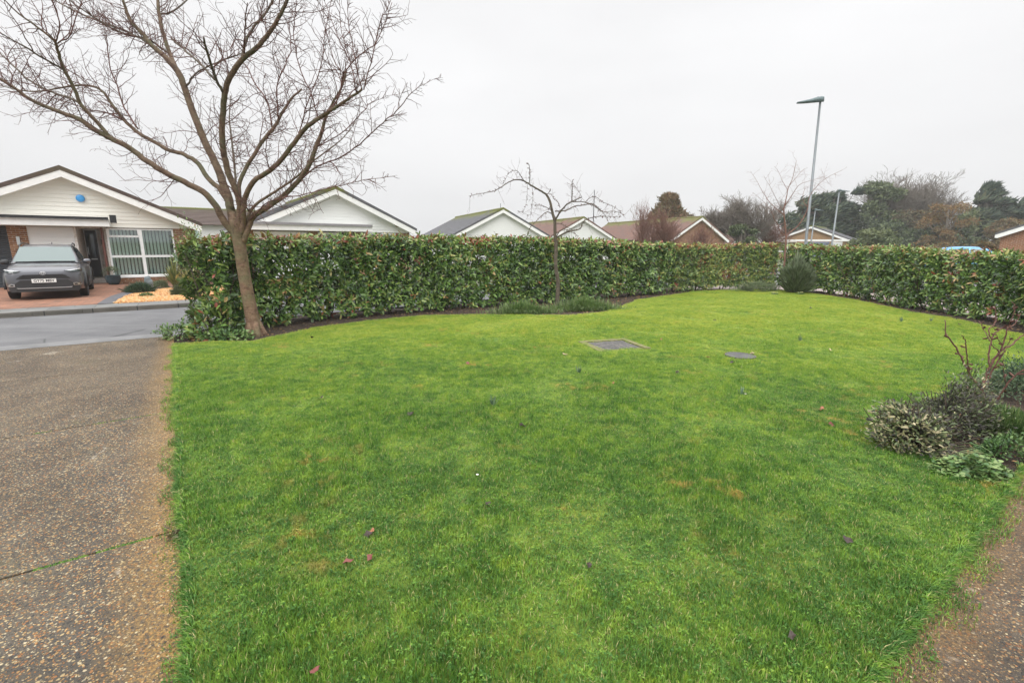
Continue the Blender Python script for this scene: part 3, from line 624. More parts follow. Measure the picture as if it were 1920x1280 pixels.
# ------------------------------------------------------------------ small bare trees and shrubs
def traced_tree(name, label, cat, base, limbs, m, twl=.35, dens=.5, spur=True, group=None, twm=None, lev=1, tr_=.0035, Yd=None):
    B = G(*base) if Yd is None else Vector((at(base[0], base[1], Yd).x, Yd, 0)); B.z = T(B.x, B.y) if Yd is None else B.z
    root = thing(name, label, cat, B, 0, group); V, Fc = [], []; first = True
    for px, dE, r0, r1 in limbs:
        n = len(px); pts = smooth_path([at(q[0], q[1], B.y+dE*(i/(n-1)))-B for i, q in enumerate(px)], 4, .004)
        MB().tube(pts, lerp_list([r0, (r0+r1)*.5, r1], len(pts)), 12 if first else 7).build('trunk' if first else 'branch', m, root, True)
        if not first or True:
            for i in range(int(len(pts)*(.6 if first else .12)), len(pts)-1):
                seg = pts[i+1]-pts[i]; c = seg.length/(.03 if spur else .07)*dens
                for _ in range(int(c)+(random.random() < c-int(c))):
                    d = seg.normalized(); side = d.cross(rv()).normalized(); p = pts[i].lerp(pts[i+1], random.random())
                    if spur and random.random() < .6: twig3(V, Fc, walk(p, side+d*.3, random.uniform(.025, .06), 2, .2), .009, .012, 4)
                    else: grow(V, Fc, p, side+d*.4, twl*random.uniform(.3, 1), tr_, lev, .03, .5, .15)
        first = False
    if V: arr('twigs', V, Fc, twm or M['twig'], root)
    return root
def zq(ox, oy, s, L): return [(ox+a/s, oy+b/s) for a, b in L]
z8 = lambda *L: zq(900, 300, 4.265, L)
traced_tree('small_bare_tree', 'small pruned leafless tree with spreading spurred branches in front of the middle of the hedge', 'tree', (1046, 578), [
 (z8((622,1190),(620,1100),(625,980),(605,850),(608,700),(600,600),(598,500),(590,460),(575,400),(555,320),(530,275)), 0, .062, .028),
 (z8((530,275),(480,245),(430,215),(370,180),(330,160),(270,160),(210,190),(150,230),(90,255),(0,268),(-90,290)), -.7, .026, .004),
 (z8((392,195),(400,130),(395,60),(385,25)), -.4, .012, .006), (z8((350,165),(320,120),(300,90),(260,88),(220,120),(180,195)), -.6, .010, .003),
 (z8((380,190),(378,260),(370,340),(345,420)), -.3, .005, .003), (z8((415,215),(425,280),(410,380),(400,440),(310,410)), -.5, .005, .003),
 (z8((598,490),(630,430),(680,370),(740,330),(815,298)), -.5, .026, .012), (z8((735,330),(735,250),(737,190),(740,160)), -.4, .014, .006), (z8((815,298),(790,250),(750,200)), -.5, .005, .003),
 (z8((600,410),(680,405),(760,370),(840,360),(900,350),(960,395),(1000,440),(1030,500)), .6, .018, .004), (z8((740,335),(820,335),(900,360),(980,415),(1060,410),(1110,420),(1160,440)), .5, .014, .003),
 (z8((840,345),(870,310),(920,295),(990,340),(1080,380),(1130,420)), .4, .010, .003),
 (z8((612,620),(680,585),(740,565),(800,550),(830,490),(900,460),(980,450),(1080,455),(1120,460)), -.4, .022, .004), (z8((612,610),(640,565),(680,555),(740,580),(790,610)), -.2, .012, .004),
 (z8((578,430),(540,415),(500,440),(450,490),(400,540),(385,600)), -.4, .014, .003), (z8((575,400),(520,375),(470,360),(440,365)), .5, .010, .004), (z8((600,505),(660,515),(700,540),(740,560)), .3, .010, .004),
 (z8((640,380),(625,340),(590,310),(570,270)), .3, .010, .004), (z8((530,280),(560,250),(562,230)), -.3, .010, .006)], M['limb'], .4, .55, True)
z5 = lambda *L: zq(1200, 150, 2.845, L)
traced_tree('young_bare_tree', 'young leafless tree with upswept reddish twigs at the corner beside the grey-green bush', 'tree', (1468, 546), [
 (z5((765,1100),(768,1020),(772,940),(778,860),(775,780),(768,700),(778,640),(790,580),(815,520),(835,430)), 0, .036, .005),
 (z5((778,850),(790,820),(830,790),(870,740),(895,680),(905,620),(950,560),(1000,520),(1080,480)), .5, .020, .004), (z5((775,830),(750,810),(735,770),(715,740),(700,700),(660,650),(600,600)), -.5, .016, .003),
 (z5((770,720),(730,690),(690,650),(650,590),(630,550),(590,485)), .4, .014, .003), (z5((775,670),(820,600),(850,560),(900,540),(1000,510)), -.3, .012, .003),
 (z5((765,700),(740,660),(700,580),(660,510)), -.2, .010, .003), (z5((790,590),(760,540),(740,490),(715,460)), .3, .008, .003), (z5((800,560),(850,500),(880,470)), .3, .008, .003), (z5((895,680),(870,640),(880,580),(930,560)), .6, .010, .003)],
 M['redtwig'], .55, .55, False, None, M['redtwig'], 1, .0035)
z6 = lambda *L: zq(1780, 560, 5.82, L)
traced_tree('bare_shrub', 'leafless pruned shrub with reddish forked stems in the right-hand planting bed', 'shrub', (1848, 752), [
 (z6((390,1130),(370,1080),(340,980),(300,920),(240,860),(210,790),(150,680),(90,570),(0,430),(-40,370),(-50,230)), .1, 0.0161, 0.0043),
 (z6((230,840),(210,740),(195,620),(180,500),(175,460),(130,400)), -.1, 0.0074, 0.0037), (z6((350,1000),(380,900),(420,800),(470,700),(540,590),(600,540),(690,500),(760,430),(830,370)), .1, 0.0174, 0.0050),
 (z6((440,740),(430,640),(440,520),(465,440),(490,380),(560,325),(650,310),(720,270),(780,160)), .2, 0.0087, 0.0043), (z6((465,440),(430,350),(490,270),(510,200),(495,80)), .15, 0.0062, 0.0037),
 (z6((440,460),(390,360),(320,240)), .25, 0.0056, 0.0031), (z6((545,585),(480,520),(450,480)), 0, 0.0062, 0.0037), (z6((560,570),(600,450),(640,320),(690,200),(720,60)), 0, 0.0081, 0.0037), (z6((580,500),(530,440),(510,380)), 0, 0.0043, 0.0025),
 (z6((600,540),(650,480),(665,400)), 0, 0.0043, 0.0025), (z6((400,1000),(430,880),(470,780),(520,700),(580,600),(620,560)), 0, 0.0087, 0.0062), (z6((380,1110),(500,1100),(560,1030),(630,930),(720,840),(830,760),(900,700)), -.2, 0.0112, 0.0050), (z6((620,930),(600,820),(590,650)), -.1, 0.0043, 0.0031),
 (z6((380,1100),(310,1040),(240,1000),(220,960)), -.1, 0.0062, 0.0037)], M['redstem'], .06, .25, True, None, M['redstem'], 0, .003)

# ------------------------------------------------------------------ low plants
def clump(name, label, cat, c, rad, n, L, Wd, mat, mode='ball', tone=(.5, .2), group=None, part='foliage', droop=.2, dens_top=True, rz=0, simple=False, stems=0, spread=.12, aim=None):
    root = thing(name, label, cat, c, rz, group); rx, ry, rz_ = rad
    if mode == 'ball':
        d = rdir(n); d[:, 2] = np.abs(d[:, 2]); r = rng.uniform(.55, 1.0, (n, 1))**.6; P = d*r*np.array([rx, ry, rz_]); b = np.array([noise.noise(Vector(q)*3.5+Vector((c[0], 1, 2))) for q in P])
        P = P*(1+.75*b[:, None])*(1+.12*rng.normal(size=(n, 1))); D = unit(d+rng.normal(0, .5, (n, 3))+np.array([0, 0, .25])); N = unit(d+np.array([0, 0, .6])+rng.normal(0, .3, (n, 3)))
        t = tone[0]+tone[1]*rng.normal(size=n)+.25*b
    elif mode == 'strap':
        a = rng.uniform(0, 6.28, n); P = np.stack([np.cos(a)*rx*spread, np.sin(a)*ry*spread, np.zeros(n)], 1)*(np.abs(rng.normal(0, .55, (n, 1))) if spread > .5 else np.sqrt(rng.uniform(0, 1, (n, 1)))); a = a+rng.normal(0, 1.0*(spread > .5), n); fall = np.exp(-.5*((P[:, 0]/rx)**2+(P[:, 1]/ry)**2)*(spread > .5)); fall *= np.array([1+.5*(spread > .5)*noise.noise((p[0]*4, p[1]*4, 1)) for p in P]); t = tone[0]+tone[1]*rng.normal(size=n)
        if aim is not None: a = aim+rng.normal(0, .35, n)
        V, Fc, tn = [], [], []
        for i in range(n):
            lean = random.uniform(.15, 1.0) if aim is None else random.uniform(.75, 1.1); dx, dy = math.cos(a[i]), math.sin(a[i]); Ls = L*random.uniform(.45, 1.1)*fall[i]; b0 = len(V); m_ = 7; sx_, sy_ = -dy, dx
            for j in range(m_+1):
                q = j/m_; w = Wd*.5*(1-q**2.5)*(.7+.6*math.sin(q*2.4)); ho = lean*(q*.45+q*q*.75*droop*3)*Ls*.7; z = Ls*(q*(1.08-.35*lean)-q**2.4*lean*droop*2.2)
                x, y = P[i, 0]+dx*ho*rx/max(rx, ry), P[i, 1]+dy*ho; V += [(x-sx_*w, y-sy_*w, max(z, .004)), (x+sx_*w, y+sy_*w, max(z, .004))]; tn += [t[i]]*2
                if j: k = b0+2*(j-1); Fc += [(k, k+1, k+2), (k+1, k+3, k+2)]
        arr(part, V, Fc, M[mat], root, True, tn); return root
    elif mode == 'mat':
        a = rng.uniform(0, 6.28, n); r = np.sqrt(rng.uniform(0, 1, n)); P = np.stack([np.cos(a)*r*rx, np.sin(a)*r*ry, rz_*(1.1-r**2)*rng.uniform(.15, 1.25, n)+.01], 1)
        D = unit(np.stack([np.cos(a*3.7), np.sin(a*3.7), rng.uniform(-.1, .4, n)], 1)); N = unit(np.array([0, 0, 1.0])+rng.normal(0, .5, (n, 3))); t = tone[0]+tone[1]*rng.normal(size=n)
    elif mode == 'spike':
        a = rng.uniform(0, 6.28, n); r = np.sqrt(rng.uniform(0, 1, n)); P = np.stack([np.cos(a)*r*rx*.7, np.sin(a)*r*ry*.7, rng.uniform(0, .8, n)**1.0*rz_*(1-.4*r)], 1)
        D = unit(np.stack([np.cos(a)*r*.65, np.sin(a)*r*.65, np.ones(n)], 1)+rng.normal(0, .22, (n, 3))); P[:, 2] *= np.array([.75+.6*noise.noise((p[0]*3, p[1]*3, 4)) for p in P])+.15; P[:, :2] *= (1+.45*(P[:, 2:3]/rz_)); N = perp_of(D); t = tone[0]+tone[1]*rng.normal(size=n)+.25*(P[:, 2]/rz_-.5)
    leaves(part, M[mat], root, P, D, N, L*rng.uniform(.6, 1.25, n), Wd*rng.uniform(.8, 1.2, n), t, droop=droop, simple=simple)
    if stems:
        V, Fc = [], []
        for _ in range(stems): twig3(V, Fc, walk(Vector((random.gauss(0, rx*.15), random.gauss(0, ry*.15), -.02)), Vector((random.gauss(0, .5), random.gauss(0, .5), 1)), rz_*.8, 4, .15), .006, .003, 4)
        arr('stems', V, Fc, M['stem'], root)
    return root
clump('rosemary_bush', 'upright grey-green feathery bush against the hedge at the lawn corner', 'bush', G(1492, 549), (.44, .4, 1.5), 3400, .36, .014, 'lavender', 'spike', (.85, .25), simple=True, stems=20)
clump('low_shrub', 'low spreading grey-green mound at the foot of the photinia hedge', 'shrub', G(1418, 546), (.75, .4, .3), 4000, .07, .012, 'lavender', 'ball', (.55, .2), simple=True, stems=12)
clump('grass_clump', 'rank long grass growing left of the small pruned tree', 'grass', G(985, 588), (.85, .26, .3), 3000, .46, .010, 'herb', 'strap', (.68, .22), spread=1, droop=.3)
clump('grass_clump', 'patch of long grass and weeds growing right of the small pruned tree', 'grass', G(1100, 581), (1.0, .34, .3), 3600, .48, .010, 'herb', 'strap', (.7, .22), spread=1, droop=.3)
clump('weed_patch', 'leafy weeds round the foot of the big cherry tree', 'weeds', G(425, 637), (.4, .22, .22), 420, .075, .04, 'herb', 'ball', (.5, .2), stems=10)
clump('weed_patch', 'bright green seedling bush at the hedge end beside the driveway', 'weeds', G(338, 635), (.3, .22, .3), 520, .06, .03, 'herb', 'ball', (.55, .2), stems=10)
clump('laurel_sucker', 'laurel suckers filling the foot of the hedge end left of the cherry trunk', 'shrub', G(405, 634), (.40, .32, .75), 380, .15, .06, 'laurel', 'ball', (.42, .2), stems=14)
clump('weed_tuft', 'tiny weed growing where the driveway meets the road', 'weeds', G(300, 625), (.12, .1, .06), 60, .06, .02, 'herb', 'ball', (.35, .2))
clump('sage_bush', 'variegated sage bush with cream and purple-brown leaves at the lawn edge', 'shrub', G(1706, 838), (.23, .20, .50), 4600, .040, .015, 'sage', 'ball', (.47, .30), stems=30)
clump('sage_bush', 'darker dull purple sage bush behind the cream-leaved one', 'shrub', G(1775, 812), (.30, .24, .50), 5000, .034, .012, 'sage', 'ball', (.26, .18), stems=30)
clump('strap_leaved_plant', 'arching strappy green leaves over the round-leaved ground cover', 'plant', G(1862, 868), (.3, .3, .3), 18, .42, .008, 'herb', 'strap', (.8, .12), droop=.42, aim=2.9)
clump('strap_leaved_plant', 'fine arching leaves at the back of the bed near the bare shrub', 'plant', G(1815, 735), (.3, .3, .3), 80, .45, .006, 'herb', 'strap', (.6, .15), droop=.4)
clump('ground_cover_plant', 'low mat of round green leaves beside the path corner', 'plant', G(1822, 888), (.27, .14, .10), 950, .038, .036, 'herb', 'mat', (.62, .3), droop=.1)
clump('feathery_plant', 'soft feathery green plant filling the right side of the bed', 'plant', G(1895, 815), (.34, .30, .26), 5000, .07, .005, 'herb', 'spike', (.55, .25), simple=True)
clump('low_green_plant', 'soft green leafy plant between the dull sage and the path corner', 'plant', G(1868, 850), (.22, .14, .16), 900, .035, .016, 'herb', 'ball', (.35, .2), stems=10)
clump('dark_bush', 'small dark blue-green bush at the right edge of the bed', 'bush', G(1915, 742), (.30, .28, .36), 2600, .05, .012, 'bluegrass', 'ball', (.3, .15), simple=True)
clump('edging_plant', 'yellow-green low plant behind the bare shrub', 'plant', G(1890, 722), (.42, .2, .16), 700, .07, .02, 'herb', 'mat', (.65, .2))
for i, (px, lab) in enumerate((((925, 762), 'daffodil shoots in the middle of the lawn'), ((1390, 742), 'daffodil shoots on the lawn below the drain grid'), ((1085, 700), 'daffodil shoots on the lawn below the manhole cover'), ((1690, 603), 'daffodil shoots far right near the hedge foot'), ((1500, 640), 'daffodil shoots right of the drain grid'), ((1745, 603), 'daffodil shoots farthest right beside the hedge'))):
    clump('daffodil_shoots', lab, 'shoots', G(*px), (.15, .15, .1), 16 if i else 30, .14, .011, 'bluegrass', 'strap', (.7, .1), group='daffodil shoots coming up in the lawn', droop=.05)
for px, lab in (((1452, 553), 'primrose with pale flowers at the foot of the young tree'), ((1500, 553), 'primrose with yellow flowers in front of the grey-green bush')):
    r_ = clump('primrose', lab, 'flowers', G(*px), (.14, .1, .06), 60, .07, .03, 'herb', 'mat', (.6, .15), group='primroses by the corner bush')
    V, Fc, t_ = leaf_arrays(rng.uniform(-.1, .1, (26, 3))*np.array([1, .7, 0])+np.array([0, 0, .09]), rdir(26)*np.array([1, 1, .2]), np.tile([0, 0, 1.], (26, 1)), .03, .03, np.ones(26)*.5); M.setdefault('petal', plain('pale_yellow_petal', (.7, .66, .35))); arr('flowers', V, Fc, M['petal'], r_)
#@@PART3

# ------------------------------------------------------------------ lawn grass (geometry-node clumps scattered over the lawn)
def inside(px, py, poly):
    x, y = np.asarray(px), np.asarray(py); c = np.zeros(len(x), bool); n = len(poly)
    for i in range(n):
        x0, y0 = poly[i]; x1, y1 = poly[(i+1) % n]
        k = ((y0 > y) != (y1 > y)) & (x < (x1-x0)*(y-y0)/((y1-y0) if y1 != y0 else 1e-9)+x0); c ^= k
    return c
MAN = G(1150, 648); MAN_RZ = R(17)
def grass():
    NV = 5; V, Fc, tn, pr = [], [], [], []
    for k in range(NV):
        wdth = .15
        for _ in range(300):
            a, r = random.uniform(0, 6.28), wdth*math.sqrt(random.random()); x, y = r*math.cos(a), r*math.sin(a); h = random.uniform(.012, .027)*(1.3 if random.random() < .1 else 1); w = random.uniform(.0011, .0019)
            b = random.uniform(0, 6.28); ln = random.uniform(.2, 1.1)*h; sx_, sy_ = -math.sin(b)*w, math.cos(b)*w; mx_, my_ = math.cos(b)*ln*.35, math.sin(b)*ln*.35; i0 = len(V)
            V += [(x-sx_, y-sy_, -.006), (x+sx_, y+sy_, -.006), (x-sx_*.9+mx_, y-sy_*.9+my_, h*.6), (x+sx_*.9+mx_, y+sy_*.9+my_, h*.6), (x+math.cos(b)*ln, y+math.sin(b)*ln, h)]
            Fc += [(i0, i0+1, i0+3), (i0, i0+3, i0+2), (i0+2, i0+3, i0+4)]; tn += [0, 0, .6, .6, 1]; pr += [k]*5
        if k >= 1:     # clover and rosette weeds in some clumps
            for _ in range(2*k):
                a, r = random.uniform(0, 6.28), wdth*math.sqrt(random.random()); x, y = r*math.cos(a), r*math.sin(a)
                for j in range(random.randint(3, 6)):
                    b = random.uniform(0, 6.28); L = random.uniform(.009, .018); w = L*.28; c_, s_ = math.cos(b), math.sin(b); i0 = len(V); z = random.uniform(.012, .026)
                    V += [(x, y, z), (x+c_*L*.5-s_*w, y+s_*L*.5+c_*w, z+.004), (x+c_*L, y+s_*L, z), (x+c_*L*.5+s_*w, y+s_*L*.5-c_*w, z+.004)]; Fc += [(i0, i0+1, i0+2), (i0, i0+2, i0+3)]; tn += [.5]*4; pr += [k]*4
    x0, x1 = min(p[0] for p in LAWN), max(p[0] for p in LAWN); y0, y1 = min(p[1] for p in LAWN), max(p[1] for p in LAWN)
    sp = .088; X, Y = np.meshgrid(np.arange(x0, x1, sp), np.arange(max(y0, .5), y1, sp)); X = X.ravel()+rng.uniform(-sp/2, sp/2, X.size); Y = Y.ravel()+rng.uniform(-sp/2, sp/2, Y.size)
    m = inside(X, Y, LAWN) & (Y > 1.0) & ((Y < 7) | (rng.uniform(size=X.size) < .62)); X, Y = X[m], Y[m]
    scl = []; P = []; rot = []
    cm, sm = math.cos(-MAN_RZ), math.sin(-MAN_RZ); DR = G(1388, 668)
    for x, y in zip(X, Y):
        dx, dy = x-MAN.x, y-MAN.y; a, b = dx*cm-dy*sm, dx*sm+dy*cm
        if abs(a) < .40 and abs(b) < .36: continue
        if (x-DR.x)**2+(y-DR.y)**2 < .22**2: continue
        z = T(x, y)+.02*noise.noise((x*.9, y*.9, 3))+.008*noise.noise((x*3, y*3, 1))
        s = .95+.8*noise.noise((x*1.1, y*1.1, 8))+1.1*noise.noise((x*4.5, y*4.5, 2)); s = max(.4, min(2.0, s))
        if noise.noise((x*2.7, y*2.7, 31))+.6*noise.noise((x*8, y*8, 5)) < -.50: continue
        P.append((x, y, z)); scl.append(s); rot.append(random.uniform(0, 6.28))
    nP = len(P); Vall = np.array(V+P, dtype=np.float32); 
    me = bpy.data.meshes.new('grass'); me.vertices.add(len(Vall)); me.vertices.foreach_set('co', Vall.ravel()); F_ = np.array(Fc, dtype=np.int32)
    me.loops.add(F_.size); me.loops.foreach_set('vertex_index', F_.ravel()); me.polygons.add(len(F_)); me.polygons.foreach_set('loop_start', np.arange(0, F_.size, 3, dtype=np.int32)); me.update(calc_edges=True)
    def at_(n, d): a = me.attributes.new(n, 'FLOAT', 'POINT'); a.data.foreach_set('value', np.array(d, dtype=np.float32))
    at_('tone', tn+[0]*nP); at_('proto', pr+[-1]*nP); at_('scl', [1]*len(V)+scl); at_('rot', [0]*len(V)+rot)
    me.materials.append(M['grass']); o = bpy.data.objects.new('grass', me); COL.objects.link(o)
    tag(o, 'short mossy green lawn grass with yellowish and brown patches', 'grass', kind='stuff')
    ng = bpy.data.node_groups.new('scatter', 'GeometryNodeTree'); ng.interface.new_socket('Geometry', in_out='INPUT', socket_type='NodeSocketGeometry'); ng.interface.new_socket('Geometry', in_out='OUTPUT', socket_type='NodeSocketGeometry')
    N = ng.nodes.new; Lk = ng.links.new; gi, go = N('NodeGroupInput'), N('NodeGroupOutput')
    def attr(nm): x = N('GeometryNodeInputNamedAttribute'); x.data_type = 'FLOAT'; x.inputs['Name'].default_value = nm; return x.outputs['Attribute']
    def cmp(op, v): 
        x = N('FunctionNodeCompare'); x.data_type = 'FLOAT'; x.operation = op; Lk(attr('proto'), x.inputs[0]); x.inputs[1].default_value = v; return x
    g2i = N('GeometryNodeGeometryToInstance')
    for k in reversed(range(NV)):
        s_ = N('GeometryNodeSeparateGeometry'); s_.domain = 'POINT'; Lk(gi.outputs[0], s_.inputs[0]); c = cmp('EQUAL', float(k)); c.inputs['Epsilon'].default_value = .1; Lk(c.outputs[0], s_.inputs[1]); Lk(s_.outputs[0], g2i.inputs[0])
    s_ = N('GeometryNodeSeparateGeometry'); s_.domain = 'POINT'; Lk(gi.outputs[0], s_.inputs[0]); c = cmp('LESS_THAN', -.5); Lk(c.outputs[0], s_.inputs[1])
    m2p = N('GeometryNodeMeshToPoints'); Lk(s_.outputs[0], m2p.inputs[0])
    iop = N('GeometryNodeInstanceOnPoints'); Lk(m2p.outputs[0], iop.inputs['Points']); Lk(g2i.outputs[0], iop.inputs['Instance']); iop.inputs['Pick Instance'].default_value = True
    ri = N('FunctionNodeRandomValue'); ri.data_type = 'INT'; ri.inputs[4].default_value = 0; ri.inputs[5].default_value = NV-1; Lk(ri.outputs[2], iop.inputs['Instance Index'])
    cx = N('ShaderNodeCombineXYZ'); Lk(attr('rot'), cx.inputs[2]); Lk(cx.outputs[0], iop.inputs['Rotation']); cs = N('ShaderNodeCombineXYZ'); cs.inputs[0].default_value = 1; cs.inputs[1].default_value = 1; Lk(attr('scl'), cs.inputs[2]); Lk(cs.outputs[0], iop.inputs['Scale'])
    Lk(iop.outputs[0], go.inputs[0]); md = o.modifiers.new('scatter', 'NODES'); md.node_group = ng; print('grass clumps', nP)
grass()
# ragged longer fringe where the turf overhangs the drive and the path
V, Fc, tn = [], [], []
def fringe(p, out, n=1):
    for _ in range(n):
        b = math.atan2(out.y, out.x)+random.gauss(0, .8); h = random.uniform(.02, .05); ln = h*random.uniform(.3, 1.3); w = .0017; x, y = p.x+random.gauss(0, .012), p.y+random.gauss(0, .012); i0 = len(V); z = p.z-.005
        sx_, sy_ = -math.sin(b)*w, math.cos(b)*w; c_, s_ = math.cos(b)*ln, math.sin(b)*ln
        V.extend([(x-sx_, y-sy_, z), (x+sx_, y+sy_, z), (x-sx_+c_*.4, y-sy_+s_*.4, z+h*.6), (x+sx_+c_*.4, y+sy_+s_*.4, z+h*.6), (x+c_, y+s_, z+h*.8)]); Fc.extend([(i0, i0+1, i0+3), (i0, i0+3, i0+2), (i0+2, i0+3, i0+4)]); tn.extend([.2, .2, .6, .6, 1])
for i in range(16000):
    v_ = random.uniform(1.0, 9.8); x, y = xy(-.12+.012*math.sin(v_*3.1)+.012*noise.noise((v_*6, 1, 1)), v_); fringe(Vector((x, y, T(x, y))), Vector((-UX, -UY)))
for i in range(8000):
    u_ = random.uniform(1.5, 5); x, y = xy(u_, pv-.01+.012*noise.noise((u_*5, 1, 1))); fringe(Vector((x, y, 0)), Vector((UY, -UX)))
bl = [Vector((p.x, p.y, 0)) for p in bd_]
for i in range(5000):
    k = random.randrange(len(bl)-1); p = bl[k].lerp(bl[k+1], random.random()); fringe(p, Vector((1, -.2)))
for i in range(9000):
    k = random.randrange(len(lt)-1); p = lt[k].lerp(lt[k+1], random.random()); fringe(p, Vector((0, 1)))
arr('grass_edge', V, Fc, M['grass'], None, False, tn); tag(bpy.data.objects['grass_edge'], 'ragged longer grass along the turf edges', 'grass', kind='stuff')
# moss in the driveway joints
V, Fc, tn = [], [], []
for i in range(5200):
    jj = random.random(); u_ = -random.random()**1.3*1.6-.15; v_ = (3.045 if jj < .8 else 5.387)+random.gauss(0, .007)
    if noise.noise((u_*4, v_, 3)) < .02: continue
    x, y = xy(u_, v_); r = random.uniform(.003, .008); z = T(x, y)-.012; i0 = len(V); h = random.uniform(.004, .02)
    a = random.uniform(0, 6.28)
    for k in range(3): V.append((x+r*math.cos(a+k*2.1), y+r*math.sin(a+k*2.1), z))
    V.append((x, y, z+h)); Fc += [(i0, i0+1, i0+3), (i0+1, i0+2, i0+3), (i0+2, i0, i0+3)]; tn += [.2, .2, .2, .7]
arr('moss', V, Fc, M['grass'], None, False, tn); tag(bpy.data.objects['moss'], 'moss growing along the driveway joints', 'moss', kind='stuff')
# loose stones on drive and path edges, gravel opposite, litter under the hedges
def stones(name, label, cat, pts, s0, s1, m, flat_=.6):
    V, Fc = [], []; ico = [(0, 0, 1), (.89, 0, .45), (.28, .85, .45), (-.72, .53, .45), (-.72, -.53, .45), (.28, -.85, .45), (.72, .53, -.45), (-.28, .85, -.45), (-.89, 0, -.45), (-.28, -.85, -.45), (.72, -.53, -.45), (0, 0, -1)]
    fi = [(0, 1, 2), (0, 2, 3), (0, 3, 4), (0, 4, 5), (0, 5, 1), (1, 6, 2), (2, 7, 3), (3, 8, 4), (4, 9, 5), (5, 10, 1), (6, 7, 2), (7, 8, 3), (8, 9, 4), (9, 10, 5), (10, 6, 1), (11, 7, 6), (11, 8, 7), (11, 9, 8), (11, 10, 9), (11, 6, 10)]
    for x, y, z in pts:
        s = random.uniform(s0, s1); a = random.uniform(0, 6.28); c, d = math.cos(a), math.sin(a); e1 = random.uniform(.6, 1); i0 = len(V)
        for p in ico: q = (p[0]*s, p[1]*s*e1, p[2]*s*flat_); V.append((x+q[0]*c-q[1]*d, y+q[0]*d+q[1]*c, z+q[2]+s*flat_*.5))
        Fc += [tuple(i0+k for k in t) for t in fi]
    o = arr(name, V, Fc, m, None, True); tag(o, label, cat, kind='stuff')
pts = []
gb = UVP(*arc, (3.5, 17.1))
while len(pts) < 13000:
    u_, v_ = random.uniform(-1.7, 3.4), random.uniform(17.1, 22.2); x, y = xy(u_, v_)
    if inside([x], [y], gb)[0]: pts.append((x, y, -.108+.03*noise.noise((x, y, 1))))
stones('gravel', 'bright orange gravel spread in the front bed opposite', 'gravel', pts, .018, .038, M['gravel'])
stm = NT('drive_stones'); M['stones'] = stm.fin(stm.ramp(stm.island(), [(0, (.07, .065, .055)), (.2, (.16, .12, .08)), (.4, (.32, .15, .05)), (.65, (.42, .27, .11)), (.82, (.45, .37, .22)), (1, (.6, .56, .46))], 'CONSTANT'), .6)
pts = []
for i in range(5200):
    u_, v_ = -.14-random.random()**1.6*1.9, random.uniform(1.0, 5.5); x, y = xy(u_, v_); pts.append((x, y, T(x, y)-.0025))
for i in range(2600):
    u_, v_ = random.uniform(1.3, 5.5), pv-random.random()**1.4*1.2; x, y = xy(u_, v_); pts.append((x, y, -.0025))
stones('loose_stones', 'small pebbles standing proud of the aggregate concrete', 'stones', pts, .0025, .0065, M['stones'], .55)
def litter(poly, n, name, label, zo, sz=1.0):
    V, D, N_, t = [], [], [], []; xs = [p[0] for p in poly]; ys = [p[1] for p in poly]
    while len(V) < n:
        x, y = random.uniform(min(xs), max(xs)), random.uniform(min(ys), max(ys))
        if inside([x], [y], poly)[0]: V.append((x, y, T(x, y)+zo)); t.append(random.random()*.9)
    o = leaves(name, M['brownleaf'], None, np.array(V), rdir(n)*np.array([1, 1, .25]), np.tile([0, 0, 1.], (n, 1))+rng.normal(0, .3, (n, 3)), .07*sz*rng.uniform(.5, 1.2, n), .035*sz*rng.uniform(.6, 1.2, n), t); tag(o, label, 'leaves', kind='stuff')
litter(hs2, 5200, 'leaf_litter', 'brown fallen leaves lying on the soil under the hedges', .006)
litter([tuple(p[:2]) for p in bd_]+[xy(5.2, .47), (7.2, 6.1)], 900, 'bed_litter', 'dead leaves lying on the soil of the right-hand bed', .02, .5)
